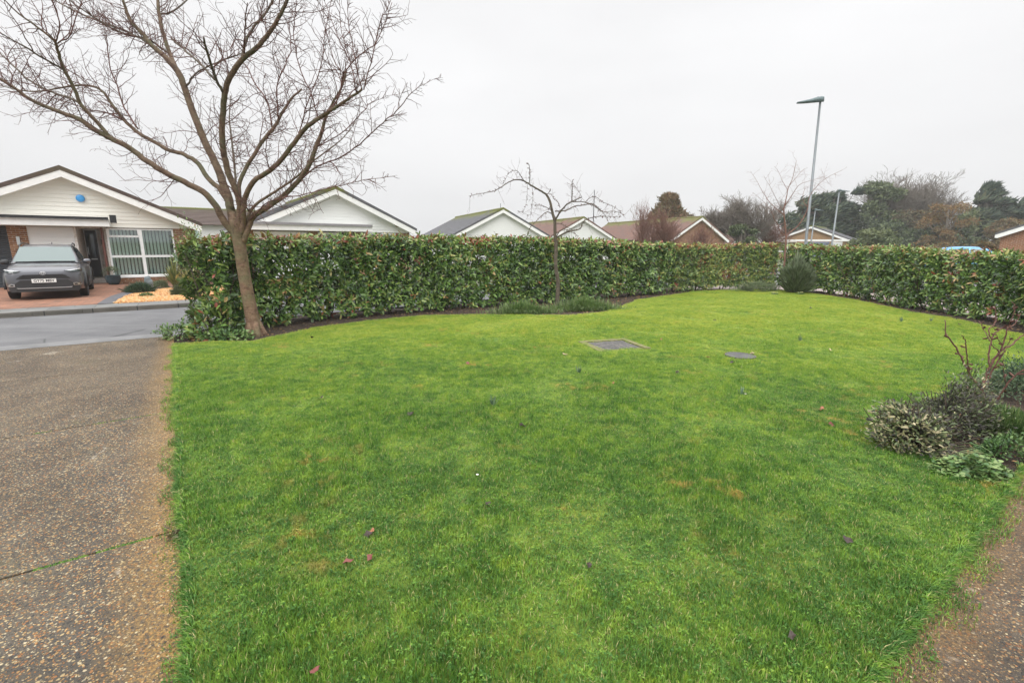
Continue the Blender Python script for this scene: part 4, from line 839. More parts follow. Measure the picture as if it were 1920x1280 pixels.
# single fallen leaves on the lawn, one object each
def leaf_mat(name, c): a = NT(name); n = a.noise(a.coord('Object'), 60, 4); return a.fin(a.mix(a.rng(n, .3, .7), tuple(x*.7 for x in c), c), .6)
LM = {'dark red': leaf_mat('red_leaf', (.19, .05, .04)), 'orange-brown': leaf_mat('orange_leaf', (.33, .13, .06)), 'blackish': leaf_mat('black_leaf', (.05, .032, .025)), 'pale tan': leaf_mat('tan_leaf', (.5, .36, .22))}
FL = [(652, 1052, 'dark red', 'left of a pair low in the lawn'), (694, 1043, 'dark red', 'right of a pair low in the lawn'), (697, 994, 'orange-brown', 'just above the dark red pair'), (590, 1253, 'dark red', 'nearest the bottom of the lawn'), (1148, 718, 'orange-brown', 'below the manhole cover'), (1328, 669, 'orange-brown', 'just left of the drain grid'), (1373, 679, 'blackish', 'touching the drain grid edge'), (1270, 698, 'blackish', 'halfway between manhole and drain'), (1240, 636, 'orange-brown', 'right of the manhole cover'), (1060, 663, 'pale tan', 'left of the manhole cover'), (878, 680, 'dark red', 'on the lawn below the small tree'), (770, 774, 'blackish', 'on the left half of the lawn'), (980, 797, 'blackish', 'near the middle daffodil shoots'), (585, 632, 'blackish', 'near the cherry tree base'), (534, 625, 'pale tan', 'beside the cherry trunk'), (1540, 765, 'orange-brown', 'in the right part of the lawn'), (1558, 655, 'pale tan', 'right of the drain, far lawn'), (1560, 795, 'dark red', 'close to the sage bush'), (1640, 770, 'orange-brown', 'touching the sage bush edge'), (1105, 1058, 'blackish', 'low in the centre of the lawn'), (1485, 1190, 'blackish', 'low near the path'), (1590, 1010, 'blackish', 'right of centre near the path'), (915, 942, 'blackish', 'in the centre of the lawn'), (690, 1000, 'blackish', 'half hidden in grass by the red pair'), (1412, 662, 'pale tan', 'beyond the drain grid'), (1520, 577, 'blackish', 'far corner of the lawn near the bush'), (1340, 600, 'blackish', 'far part of the lawn'), (600, 745, 'blackish', 'upper left lawn near the driveway'), (1800, 607, 'blackish', 'at the hedge foot on the right')]
for i, (px, py, c, w) in enumerate(FL):
    p = G(px, py, .03); s = random.uniform(.035, .05) if py < 900 else random.uniform(.022, .032); s *= .8; vs = []; n = 9
    for k in range(n): a = k*2*math.pi/n; r = s*(1 if k % 2 else .72)*(1.25 if k == 0 else 1); vs.append((math.cos(a)*r*1.2, math.sin(a)*r*.8, .5*s*math.sin(a*1.5+i)*abs(math.sin(a))))
    vs.append((0, 0, -.004)); me = bpy.data.meshes.new('fallen_leaf'); me.from_pydata(vs, [], [(k, (k+1) % n, n) for k in range(n)]); me.update()
    o = link('fallen_leaf', me, LM[c]); o.location = p; o.rotation_euler = (random.uniform(-.5, .5), random.uniform(-.5, .5), random.uniform(0, 6)); tag(o, f'{c} fallen leaf {w}', 'leaf', 'fallen leaves on the lawn')
for px, py, w in ((895, 889, 'white daisy in the centre of the lawn'), (1398, 738, 'white daisy below the drain grid')):
    V, Fc, t_ = leaf_arrays(np.zeros((12, 3)), np.array([(math.cos(a), math.sin(a), .15) for a in np.arange(12)*.5236]), np.tile([0, 0, 1.], (12, 1)), .011, .005, np.ones(12)); M.setdefault('daisy', plain('white_petal', (.75, .75, .72)))
    r_ = thing('daisy', w, 'flower', G(px, py, .035), 0, 'daisies in the lawn'); arr('petals', V, Fc, M['daisy'], r_); MB().lathe([(.004, -.001), (.003, .003)], 8).build('flower_centre', M['petal'], r_); MB().tube([(0, 0, -.035), (0, 0, 0)], .001, 5).build('stalk', M['lawn'], r_)
# dead leaf clump at the driveway joint
r_ = thing('leaf_pile', 'little heap of curled dark leaves where the driveway joint meets the grass', 'leaves', G(325, 1010)); leaves('foliage', M['brownleaf'], r_, rng.normal(0, .012, (16, 3))+np.array([0, 0, .015]), rdir(16), rdir(16), .04, .02, rng.uniform(0, .35, 16))

# ------------------------------------------------------------------ manhole cover and drain grid in the lawn
r_ = thing('manhole_cover', 'rectangular grey concrete manhole cover in a mossy kerbed frame set in the lawn', 'manhole', MAN, MAN_RZ)
mb = MB(); 
for i in range(8):
    for j in range(6): mb.box(-.33+i*.0825, -.33+i*.0825+.078, -.29+j*.097, -.29+j*.097+.092, -.01, .012)
mb.box(-.33, .33, -.29, .29, -.03, .006); a = NT('cover_iron'); n = a.noise(a.coord('Object'), 12, 6, .7); M['cover'] = a.fin(a.ramp(n, [(.35, (.055, .052, .05)), (.55, (.11, .105, .10)), (.72, (.2, .17, .13))]), .85); a.bump(n, .6, .01); mb.build('cover', M['cover'], r_)
a = NT('mossy_concrete'); n = a.noise(a.coord('Object'), 9, 6, .7); M['mossconc'] = a.fin(a.ramp(n, [(.35, (.09, .13, .03)), (.48, (.15, .16, .04)), (.6, (.19, .16, .10)), (.75, (.15, .08, .04))]), .95); a.bump(n, .8, .02)
mb = MB(); mb.box(-.44, -.335, -.39, .39, -.03, .022).box(.335, .44, -.39, .39, -.03, .03).box(-.335, .335, .295, .40, -.03, .026).box(-.335, .335, -.38, -.295, -.03, .010); mb.build('frame', M['mossconc'], r_, bevel=.006)
DR = G(1388, 668); r_ = thing('drain_grid', 'small round grey ribbed drain grid sunk in the lawn', 'drain', DR+Vector((0, 0, .015)), R(40))
mb = MB(); mb.lathe([(.20, -.02), (.21, -.02), (.21, .006), (.185, .006), (.185, -.02)], 28); mb.build('rim', M['cover'], r_); mb = MB()
for i in range(-6, 7):
    w = math.sqrt(max(0, .188**2-(i*.029)**2)); mb.box(-w, w, i*.029-.008, i*.029+.008, -.01, .004)
mb.build('grid', plain('drain_iron', (.15, .15, .145), .7, .2, var=.3, bump=.3), r_); MB().lathe([(.19, -.022), (.19, -.018)], 20).build('sump', M['ink'], r_)

# ------------------------------------------------------------------ bungalows
a = NT('window_pane'); tr = a.n('ShaderNodeBsdfTransparent'); gl = a.n('ShaderNodeBsdfGlossy'); gl.inputs['Roughness'].default_value = .03; gl.inputs[0].default_value = (.85, .88, .88, 1); mx_ = a.n('ShaderNodeMixShader'); mx_.inputs[0].default_value = .12; tr.inputs[0].default_value = (.88, .95, .93, 1)
a.l(tr.outputs[0], mx_.inputs[1]); a.l(gl.outputs[0], mx_.inputs[2]); a.l(mx_.outputs[0], a.out.inputs['Surface']); M['pane'] = a.m
def roof(parent, hw, ze, zp, y0, y1, m, ridge=True, pitch_t=.10):
    sl = math.hypot(hw, zp-ze); n = max(4, int(sl/.27)); mb = MB(); dz = (zp-ze)/hw
    for s in (-1, 1):
        for k in range(n):
            x0, x1 = hw*k/n, hw*(k+1)/n+.03; z0, z1 = zp-dz*x0, zp-dz*x1
            mb.add([(s*x0, y0, z0+.012), (s*x0, y1, z0+.012), (s*x1, y1, z1+.045), (s*x1, y0, z1+.045), (s*x0, y0, z0-.03), (s*x0, y1, z0-.03), (s*x1, y1, z1+.012), (s*x1, y0, z1+.012)], [(0, 1, 2, 3), (3, 2, 6, 7), (0, 3, 7, 4), (1, 5, 6, 2), (4, 7, 6, 5)])
    rf = mb.build('roof', m, parent)
    mb = MB()
    for s in (-1, 1):
        p = [(0, zp+.12), (s*(hw+.02), ze+.10), (s*(hw+.02), ze-.03), (0, zp-.045)]
        mb.prism(p if s > 0 else p[::-1], 'y', y0-.045, y0+.02)
    mb.build('verge_tiles', m, rf)
    if ridge:
        mb = MB(); L = y1-y0; k = max(3, int(L/.45))
        for i in range(k): a0 = y0+L*i/k; mb.tube([(0, a0+.01, zp+.0), (0, a0+L/k+.02, zp+.012)], [.105, .115], 10)
        mb.build('ridge_tiles', m, rf)
    return rf
def bargeboards(parent, hw, ze, zp, y, m, w=.24, cut=None):
    dz = (zp-ze)/hw; mb = MB()
    for s in (-1, 1):
        p = [(0, zp-.03), (s*hw, ze-.03), (s*hw, ze-.03-w*.75), (s*(hw-.12), ze-w-.0), (0, zp-w-.05)]
        if s < 0: p = p[::-1]
        mb.prism(p, 'y', y-.03, y)
    mb.build('bargeboard', m, parent)
    mb = MB()                                       # soffit between board and wall
    for s in (-1, 1): mb.add([(0, y+.002, zp-.24), (s*hw, y+.002, ze-.22), (s*hw, y+.38, ze-.22), (0, y+.38, zp-.24)], [(0, 1, 2, 3)])
    mb.build('soffit', m, parent)
def cladding(parent, zb, hw, ze, zp, y, m, x0=None, x1=None):
    dz = (zp-ze)/hw; mb = MB(); z = zb; h = .15
    lim = lambda z: max(0.0, (zp-.02-z)/dz)
    while z < zp-.12:
        z1 = min(z+h, zp-.08); a0, a1 = lim(z), lim(z1)
        l0, r0 = max(-a0, x0 if x0 is not None else -9), min(a0, x1 if x1 is not None else 9); l1, r1 = max(-a1, x0 if x0 is not None else -9), min(a1, x1 if x1 is not None else 9)
        if r1-l1 < .02: break
        mb.add([(l0, y-.022, z), (r0, y-.022, z), (r1, y-.004, z1), (l1, y-.004, z1), (l0, y+.01, z), (r0, y+.01, z), (r1, y+.01, z1), (l1, y+.01, z1)], [(0, 1, 2, 3), (0, 4, 5, 1), (3, 2, 6, 7), (0, 3, 7, 4), (1, 5, 6, 2)]); z += h
    return mb.build('cladding', m, parent)
def window(parent, x0, x1, z0, z1, y, muls=(), trans=(), blinds=True, topvent=None, fr=.055):
    mb = MB(); mb.box(x0, x0+fr, y-.03, y+.05, z0, z1).box(x1-fr, x1, y-.03, y+.05, z0, z1).box(x0+fr, x1-fr, y-.03, y+.05, z0, z0+fr).box(x0+fr, x1-fr, y-.03, y+.05, z1-fr, z1)
    for m_ in muls: mb.box(m_-.055, m_+.055, y-.028, y+.048, z0+fr, z1-fr)
    xs = [x0+fr]+[t for m_ in muls for t in (m_-.055, m_+.055)]+[x1-fr]
    for t in trans:
        for i in range(0, len(xs), 2): mb.box(xs[i], xs[i+1], y-.026, y+.046, t-.045, t+.045)
    if topvent: mb.box(xs[0], xs[1], y-.034, y+.02, topvent-.04, topvent+.04).box(xs[0], xs[0]+.035, y-.034, y+.02, topvent, z1-fr).box(xs[1]-.035, xs[1], y-.034, y+.02, topvent, z1-fr)
    w = thing('window', None, None); w.parent = parent
    mb.build('frame', M['upvc'], w); MB().box(x0-.03, x1+.03, y-.09, y-.031, z0-.06, z0-.001).build('sill', M['upvc'], w)
    MB().box(x0+fr, x1-fr, y+.005, y+.012, z0+fr, z1-fr).build('glass', M['pane'], w)
    if blinds:
        mb = MB(); x = x0+.08
        while x < x1-.1:
            a_ = R(38); c, s = math.cos(a_)*.045, math.sin(a_)*.045; mb.add([(x-c, y+.16-s, z0+.06), (x+c, y+.16+s, z0+.06), (x+c, y+.16+s, z1-.05), (x-c, y+.16-s, z1-.05)], [(0, 1, 2, 3)]); x += .118
        mb.build('blinds', M['blind'], w)
    MB().box(x0, x1, y+.9, y+.92, z0, z1).build('room_back', M['trim'], w)
    return w
def shell(parent, hw, ze, y0, y1, m, front=True, zp=None, gap=None):
    mb = MB(); mb.box(-hw, -hw+.2, y0, y1, -.15, ze).box(hw-.2, hw, y0, y1, -.15, ze).box(-hw+.2, hw-.2, y1-.2, y1, -.15, ze)
    if zp: mb.prism([(-hw, ze), (hw, ze), (0, zp-.06)], 'y', y1-.2, y1-.002)
    if front:
        mb.box(-hw+.2, hw-.2, y0, y0+.2, -.15, ze)
        if zp: mb.prism([(-hw, ze), (hw, ze), (0, zp-.06)], 'y', y0+.002, y0+.2)
    return mb.build('wall', m, parent)
def near_house(label, upk, zp, ze, hw, mir, roofm, gut, clad, garage, gx, pier):
    x, y = xy(upk, 25); h = thing('bungalow', label, 'house', (x, y, -.1), STREET); L = 11
    zp += .1; ze += .1; WH = hw-.25; zc = 2.24
    mb = MB(); mb.box(-WH, -WH+.22, 0, L, -.1, ze-.1).box(WH-.22, WH, 0, L, -.1, ze-.05).box(-WH+.22, WH-.22, L-.22, L, -.1, ze).prism([(-WH, ze-.1), (WH, ze-.1), (0, zp-.15)], 'y', L-.22, L)
    mb.box(3.18, WH-.22, 0, .22, -.1, zc).box(.98, 3.18, 0, .22, -.1, .24)       # right pier and plinth
    for a0, a1 in pier: mb.box(a0, a1, -.02, .22, -.1, zc)
    mb.prism([(-WH, zc), (WH, zc), (WH, ze-.1), (0, zp-.2), (-WH, ze-.1)], 'y', .012, .2)
    mb.build('wall', M['brick'], h)
    cladding(h, zc, hw, ze-.2, zp-.2, .0, clad, -WH+.01, 3.19)
    cladding(h, zc+.001, hw, ze-.2, zp-.2, .003, clad, 3.19, WH-.02)
    roof(h, hw, ze, zp, -.38, L+.3, roofm); bargeboards(h, hw, ze, zp, -.38, M['fascia'])
    # canopy over garage and porch
    cx1 = gx; mb = MB(); mb.box(-hw, cx1, -.55, -.52, zc+.02, zc+.26).box(cx1, cx1+.03, -.55, -.03, zc+.02, zc+.26).box(-hw, cx1, -.52, -.03, zc+.02, zc+.06).box(-hw, cx1, -.52, -.03, zc+.25, zc+.28); mb.build('canopy', M['fascia'], h)
    g = MB(); g.box(-hw, cx1+.02, -.64, -.555, zc+.27, zc+.37); go_ = g.build('gutter', gut, h)
    if mir == 0: MB().box(cx1+.06, cx1+.26, -.62, -.5, zc+.16, zc+.46).build('hopper', gut, go_)
    # recessed porch
    mb = MB(); mb.box(.02, .10, .0, 2.0, -.1, zc).box(.10, .98, 1.95, 2.05, -.1, zc).box(.90, .98, .22, 1.95, -.1, zc).box(.10, .90, .22, 1.95, zc-.05, zc); mb.build('porch_wall', M['pbrick'], h)
    MB().box(.10, .90, .9, 1.95, -.09, .20).build('step', M['concrete'], h)
    d = thing('front_door', None, None); d.parent = h; MB().box(.13, .50, 1.90, 1.945, .22, 2.14).build('leaf', M['darkdoor'], d); MB().box(.23, .41, 1.885, 1.899, 1.05, 2.0).build('glass', M['glass'], d); MB().box(.22, .42, 1.88, 1.898, .93, .98).build('letterbox', M['chrome'], d); MB().tube([(.17, 1.87, 1.15), (.17, 1.84, 1.15), (.17, 1.84, 1.45), (.17, 1.87, 1.45)], .014, 6).build('handle', M['chrome'], d)
    MB().box(.10, .129, 1.88, 1.949, .2, 2.19).box(.501, .54, 1.88, 1.949, .2, 2.19).box(.129, .501, 1.88, 1.949, 2.141, 2.19).build('frame', M['upvc'], d)
    l_ = MB().box(.62, .70, 1.86, 1.95, 1.55, 1.78); l_.build('porch_lamp', M['black'], h, bevel=.012)
    MB().tube([(.86, -.06, -.1), (.86, -.06, zc)], .04, 10).build('downpipe', M['pipe'], h)
    window(h, .99, 3.17, .30, zc-.03, .06, (2.06,), (1.10,), True, 1.90 if mir == 0 else None)
    return h
h1 = near_house('white-clad bungalow opposite with a dark porch door, vertical blinds and blue alarm box', -3.0, 4.22, 2.28, 4.2, 0, M['tileb'], M['black'], M['clad'], None, 1.15, [(-1.78, -1.26)])
# garage opening: clad panel and dark roller door, pier lamp and number plaque
mb = MB(); z = -.08
while z < 2.2: mb.add([(-1.26, .01, z), (.02, .01, z), (.02, .035, min(z+.15, 2.23)), (-1.26, .035, min(z+.15, 2.23)), (-1.26, .06, z), (.02, .06, z)], [(0, 1, 2, 3), (0, 4, 5, 1)]); z += .15
mb.build('garage_cladding', M['clad2'], h1)
mb = MB(); z = -.05
while z < 2.2: mb.tube([(-3.9, .10, z+.04), (-1.79, .10, z+.04)], .043, 6); z += .08
mb.build('roller_door', M['darkdoor'], h1)
ax, az = .4, 3.31
al = MB().lathe([(.135, -.03), (.135, .02), (.12, .05), (.05, .06)], 20, (0, 0, 0), 'y'); ob = al.build('alarm_box', M['bluebox'], h1, True); ob.location = (ax, -.05, az); ob.rotation_euler = (0, 0, math.pi)
MB().box(-1.57, -1.48, -.06, -.022, 1.55, 1.85).build('number_plaque', M['chrome'], h1); MB().lathe([(.03, 0), (.06, .02), (.06, .10), (.03, .12)], 12, (-1.52, -.1, 1.30)).build('wall_lamp', M['galv'], h1, True)
h2 = near_house('white-gabled bungalow across the road behind the big bare tree, grey gutter over its garage', 6.92, 4.22, 2.28, 4.2, 1, M['tile'], M['greygut'], M['clad2'], None, 1.65, [(-1.35, -.9), (.0+.99, 1.2)])
MB().box(-3.9, -1.36, .05, .10, -.05, 2.2).build('garage_door', M['upvc'], h2); MB().box(-.89, .02, .04, .10, -.05, 2.2).build('porch_panel', M['upvc'], h2)
# long low building showing between the two
x, y = xy(-3.2, 47.5); h = thing('bungalow', 'long house with greenish tiled roof and two white flue pipes between the two white gables', 'house', (x, y, -.1), STREET)
o2 = thing('shell', None, None); o2.parent = h; o2.rotation_euler = (0, 0, -math.pi/2); bpy.data.objects.remove(o2)
mb = MB(); mb.box(-9, 12, -4, -3.8, -.1, 2.95).box(-9, 12, 3.8, 4, -.1, 2.95).box(-9, -8.8, -3.8, 3.8, -.1, 2.95).box(11.8, 12, -3.8, 3.8, -.1, 2.95); mb.build('wall', M['upvc'], h)
mb = MB(); n = 12
for s in (-1, 1):
    for k in range(n): y0_, y1_ = s*4.4*k/n, s*(4.4*(k+1)/n+.03); z0, z1 = 4.3-1.35*k/n, 4.3-1.35*(k+1)/n; mb.add([(-9.3, y0_, z0+.01), (12.3, y0_, z0+.01), (12.3, y1_, z1+.045), (-9.3, y1_, z1+.045), (-9.3, y1_, z1), (12.3, y1_, z1)], [(0, 1, 2, 3), (3, 2, 5, 4)])
rf = mb.build('roof', M['tileb'], h); MB().tube([(-9.3, 0, 4.33), (12.3, 0, 4.33)], .11, 8).build('ridge_tiles', M['tile'], rf)
for xx in (2.9, 3.5): MB().tube([(xx, -3.2, 3.2), (xx, -3.2, 3.95)], .06, 8).build('flue_pipe', M['upvc'], h)
for xx in (-2, 1.0, 4.2): window(h, xx, xx+.9, 1.6, 2.7, -4.06, (xx+.45,), (), False)
def far_house(name, label, pk_px, Y, th, sl, hw, L, wall, roofm, zb=-.1, front=None, board=M['fascia']):
    p = at(*pk_px, Y); zp = p.z-zb; h = thing(name, label, 'house', (p.x, p.y, zb), R(th)); ze = zp-sl*hw
    shell(h, hw-.3, ze, .0, L, wall, True, zp-.14); roof(h, hw, ze, zp, -.3, L+.3, roofm); bargeboards(h, hw, ze, zp, -.3, board)
    if front: cladding(h, max(2.2, ze-.0), hw, ze-.2, zp-.2, -.003, front, -hw+.3, hw-.3)
    return h, zp, ze
h3, zp, ze = far_house('bungalow', 'white gabled bungalow with mossy slate roof left of the small tree', (941, 392), 38.2, 21.8, .51, 4.3, 13.5, M['clad2'], M['tile'], front=M['clad2'])
MB().tube([(0, .3, zp), (0, .3, zp+.45)], .02, 6).build('aerial', M['galv'], h3)
h4, _, _ = far_house('bungalow', 'white gabled bungalow with a red and grey tiled roof behind the small tree', (1092, 408), 48.1, 19.5, .54, 4.3, 14, M['clad2'], M['tiler'], front=M['clad2'])
h5, _, _ = far_house('bungalow', 'brown brick gabled bungalow with a long mossy roof right of the conifer', (1313, 407), 48.8, 20.4, .61, 3.7, 17, M['brick'], M['tiler'])
h6, zp, ze = far_house('bungalow', 'sand-brick bungalow with wide front fascia behind the tall lamp post', (1522, 424), 63, -42, .40, 4.6, 10, M['brick3'], M['tile'])
MB().box(-4.4, 4.4, -.75, -.7, ze-.1, ze+.12).build('fascia', M['fascia'], h6)
window(h6, -3.6, -1.5, .9, ze-.15, -.03, (-2.5,), (), False); MB().box(-.5, 2.2, -.08, -.01, 0, ze-.15).build('garage_door', plain('blue_grey_door', (.2, .23, .32)), h6); MB().box(2.4, 3.6, -.07, -.005, .2, ze-.15).build('side_panel', M['upvc'], h6)
h7, zp, ze = far_house('bungalow', 'orange brick bungalow with white bargeboard cut by the right edge of the photo', (2110, 364), 28.6, -47, .45, 5.0, 9, M['brick2'], M['tile'])
MB().box(-3.55, -3.15, -.03, .0, 1.9, 2.1).build('air_vent', M['upvc'], h7); MB().box(-2.5, 2.6, -.9, -.86, 2.2, 2.42).box(-2.5, 2.6, -.86, .0, 2.39, 2.42).build('porch_canopy', M['fascia'], h7)
h8, zp, ze = far_house('bungalow', 'distant house with a white gable half hidden by the bare garden trees', (1400, 432), 62, 30, .5, 4.5, 10, M['clad2'], M['tiler'])

# ------------------------------------------------------------------ cars
def car(label, loc, rz, paint, plate):
    root = thing('parked_car', label, 'car', loc, rz); LN = 4.18; yw = (.86, 3.42); rw = .345
    def prof(y, tab):
        for (a, b), (c, d) in zip(tab, tab[1:]):
            if y <= c: return b+(d-b)*(y-a)/(c-a)
        return tab[-1][1]
    HW = [(0, .62), (.05, .72), (.12, .785), (.25, .835), (.45, .865), (1.2, .875), (3.2, .878), (3.8, .85), (4.05, .78), (4.18, .68)]
    TOP = [(0, .80), (.06, .87), (.2, .93), (.5, .99), (1.02, 1.05), (1.5, 1.06), (3.2, 1.10), (3.9, 1.12), (4.1, 1.05), (4.18, .9)]
    ys = sorted(set([0, .03, .06, .12, .2, .3, .4]+[round(.48+i*.045, 3) for i in range(18)]+[1.35, 1.6, 2.0, 2.4, 2.8]+[round(3.03+i*.045, 3) for i in range(18)]+[3.9, 4.0, 4.08, 4.14, 4.18]))
    vs, fs = [], []; rows = []
    for y in ys:
        w = prof(y, HW); zt = prof(y, TOP); zb = .27 if y > .05 else .33; fl = 0
        for c in yw:
            if abs(y-c) < .395: zb = max(zb, .345+math.sqrt(.395**2-(y-c)**2)); fl = .02
        zs = max(zt-.20, zb+.03); sec = [(0, zt), (.35*w, zt+.0), (.66*w, zt-.005), (.84*w, zt-.035), (.93*w, zt-.09), (.985*w, zs), (w+fl*.6, (zs+zb)/2+.02), (w*.985+fl, zb), (w*.80, zb), (0, max(zb, .3))]
        rows.append([(s*x, y, z) for s, (x, z) in [(1, q) for q in sec]]+[(-x, y, z) for x, z in sec[-2:0:-1]])
    k = len(rows[0])
    for r_ in rows: vs += r_
    for i in range(len(rows)-1):
        for j in range(k): fs.append((i*k+j, i*k+(j+1) % k, (i+1)*k+(j+1) % k, (i+1)*k+j))
    fs += [tuple(range(k)), tuple(range((len(rows)-1)*k+k-1, (len(rows)-1)*k-1, -1))]
    body = MB().add(vs, fs).build('body', paint, root, True)
    # cabin: loft of roof shell with pillars; glass sits just inside
    st = [(1.02, .74, 1.045, .74), (1.35, .70, 1.27, .74), (1.75, .61, 1.50, .75), (2.2, .585, 1.575, .76), (2.9, .58, 1.575, .76), (3.5, .56, 1.52, .74), (3.85, .58, 1.33, .72), (4.06, .68, 1.10, .70)]
    vs, fs = [], []
    for y, wt, z, wb in st:
        zb = 1.03; vs += [(-wb if z > 1.2 else -wt, y, zb), (-wt-.02, y, max(zb, z-.07)), (-wt+.05, y, z), (0, y, z+.025), (wt-.05, y, z), (wt+.02, y, max(zb, z-.07)), (wb if z > 1.2 else wt, y, zb)]
    for i in range(len(st)-1):
        for j in range(6): fs.append((i*7+j, i*7+j+1, (i+1)*7+j+1, (i+1)*7+j))
    cab = MB().add(vs, fs).build('cabin', paint, root, True)
    def quad(nm, pts, m, par=root, th=.0): return MB().add(pts, [tuple(range(len(pts)))]).build(nm, m, par, True)
    quad('windscreen', [(-.70, 1.02, 1.085), (.70, 1.02, 1.085), (.585, 1.69, 1.512), (-.585, 1.69, 1.512)], M['windscreen'])
    for s in (-1, 1):
        quad('side_window', [(s*.765, 1.45, 1.10), (s*.772, 2.35, 1.12), (s*.64, 2.35, 1.49), (s*.645, 1.85, 1.455)], M['glass'])
        quad('side_window', [(s*.772, 2.43, 1.12), (s*.758, 3.3, 1.14), (s*.625, 3.25, 1.45), (s*.64, 2.43, 1.49)], M['glass'])
        rl = MB().tube([(s*.60, 1.75, 1.50), (s*.60, 1.85, 1.57), (s*.59, 2.4, 1.625), (s*.57, 3.2, 1.60), (s*.56, 3.45, 1.53)], .018, 6); rl.build('roof_rail', M['trim'], root)
        mr_ = MB().lathe([(.02, -.10), (.075, -.07), (.085, 0), (.075, .07), (.02, .09)], 10, (0, 0, 0), 'x'); mm = mr_.build('door_mirror', M['trim'] if s < 0 else paint, root, True); mm.location = (s*.93, 1.42, 1.06); mm.scale = (1, .8, .95)
        MB().tube([(s*.76, 1.42, 1.03), (s*.88, 1.42, 1.03)], .022, 6).build('mirror_arm', M['trim'], root)
        MB().box(min(s*.868, s*.893), max(s*.868, s*.893), 1.28, 3.0, .27, .40).build('side_skirt', M['trim'], root)
        MB().box(min(s*.876, s*.90), max(s*.876, s*.90), 2.2, 2.38, .88, .905).build('door_handle', M['chrome'], root)
        for yc in yw:
            w = thing('wheel', None, None); w.parent = root; w.location = (s*.775, yc, rw)
            MB().lathe([(.20, -.10), (.32, -.105), (rw, -.085), (rw, .085), (.32, .105), (.22, .10)], 28, (0, 0, 0), 'x').build('tyre', M['rubber'], w, True)
            sp_ = MB(); sp_.lathe([(.215, .085*s), (.235, .095*s)], 24, (0, 0, 0), 'x')
            for q in range(5):
                a_ = q*1.2566; c, d = math.cos(a_), math.sin(a_); sp_.add([(s*.098, c*.03-d*.03, d*.03+c*.03), (s*.098, c*.03+d*.03, d*.03-c*.03), (s*.1, c*.22+d*.05, d*.22-c*.05), (s*.1, c*.22-d*.05, d*.22+c*.05)], [(0, 1, 2, 3)])
            sp_.build('rim', M['chrome'], w, True)
            ar = MB(); pts_ = [(s*.885, yc+math.cos(t)*.415, .345+math.sin(t)*.415) for t in np.linspace(-.1, math.pi+.1, 16)]; ar.tube(pts_, .032, 6); ar.build('wheel_arch', M['trim'], root, True)
    # nose: map (x,z) drawings on to the front of the body
    inv = [(x_, y_) for y_, x_ in HW[:6]]
    def fy(x, z, off):
        y = prof(abs(x)/.985, [(0, 0), (.62, 0)]+[(a_, b_) for a_, b_ in inv[1:]]); t = max(0, (z-.78)); return y+t*.5-off
    def patch(nm, poly, off, m, par=root, thick=.02):
        bm = bmesh.new(); bm.faces.new([bm.verts.new((x, 0, z)) for x, z in poly])
        for k_ in range(-18, 19): bmesh.ops.bisect_plane(bm, geom=bm.verts[:]+bm.edges[:]+bm.faces[:], plane_co=(k_*.05, 0, 0), plane_no=(1, 0, 0))
        ex = bmesh.ops.extrude_face_region(bm, geom=bm.faces[:]); nv = [e_ for e_ in ex['geom'] if isinstance(e_, bmesh.types.BMVert)]; sn = set(nv)
        for v in bm.verts: v.co.y = fy(v.co.x, v.co.z, off if v in sn else off-thick-.03)
        bmesh.ops.recalc_face_normals(bm, faces=bm.faces); me = bpy.data.meshes.new(nm); bm.to_mesh(me); bm.free(); return link(nm, me, m, par)
    patch('bumper_lower', [(-.72, .24), (.72, .24), (.80, .40), (.58, .36), (-.58, .36), (-.80, .40)], .012, M['trim'])
    patch('upper_grille', [(-.42, .735), (-.55, .645), (-.58, .605), (.58, .605), (.55, .645), (.42, .735)], .012, M['trim'])
    for z_ in (.63, .655, .68, .705): patch('grille_bar', [(-.50, z_), (.50, z_), (.50, z_+.006), (-.50, z_+.006)], .017, M['rubber'])
    patch('lower_grille', [(-.60, .36), (.60, .36), (.66, .45), (.50, .575), (-.50, .575), (-.66, .45)], .010, M['trim'])
    patch('silver_strip', [(-.56, .335), (.56, .335), (.60, .365), (.50, .357), (-.50, .357), (-.60, .365)], .026, M['chrome'])
    for s in (-1, 1):
        f = lambda L_: [(s*a_, b_) for a_, b_ in L_]
        hl = patch('headlight', f([(.46, .835), (.62, .86), (.80, .90), (.845, .88), (.84, .80), (.70, .79), (.55, .80)]), .016, M['glass']); patch('lens', f([(.47, .838), (.62, .862), (.80, .893), (.82, .87), (.62, .835)]), .030, M['lampglass'], hl)
        patch('side_intake', f([(.76, .70), (.85, .74), (.86, .52), (.80, .50)]), .010, M['trim'])
        fg = patch('fog_lamp', f([(.62, .40), (.62, .47), (.70, .48), (.76, .45), (.77, .40)]), .030, M['chrome']); patch('lens', f([(.65, .415), (.65, .455), (.70, .46), (.72, .42)]), .040, M['trim'], fg)
        patch('silver_blade', f([(.78, .40), (.86, .43), (.86, .455), (.79, .44)]), .022, M['chrome'])
    em = MB()
    for rx, rz_ in ((.065, .040), (.024, .038)):
        em.tube([(math.cos(t)*rx, -.0, .77+math.sin(t)*rz_) for t in np.linspace(0, 6.2832, 25)], .0055, 6, False)
    em.tube([(math.cos(t)*.048, -.0, .787+math.sin(t)*.014) for t in np.linspace(0, 6.2832, 25)], .005, 6, False); eo = em.build('emblem', M['chrome'], root, True); eo.location = (0, -.028, 0)
    pl = MB().box(-.26, .26, -.035, -.02, .50, .61).build('number_plate', M['plate'], root)
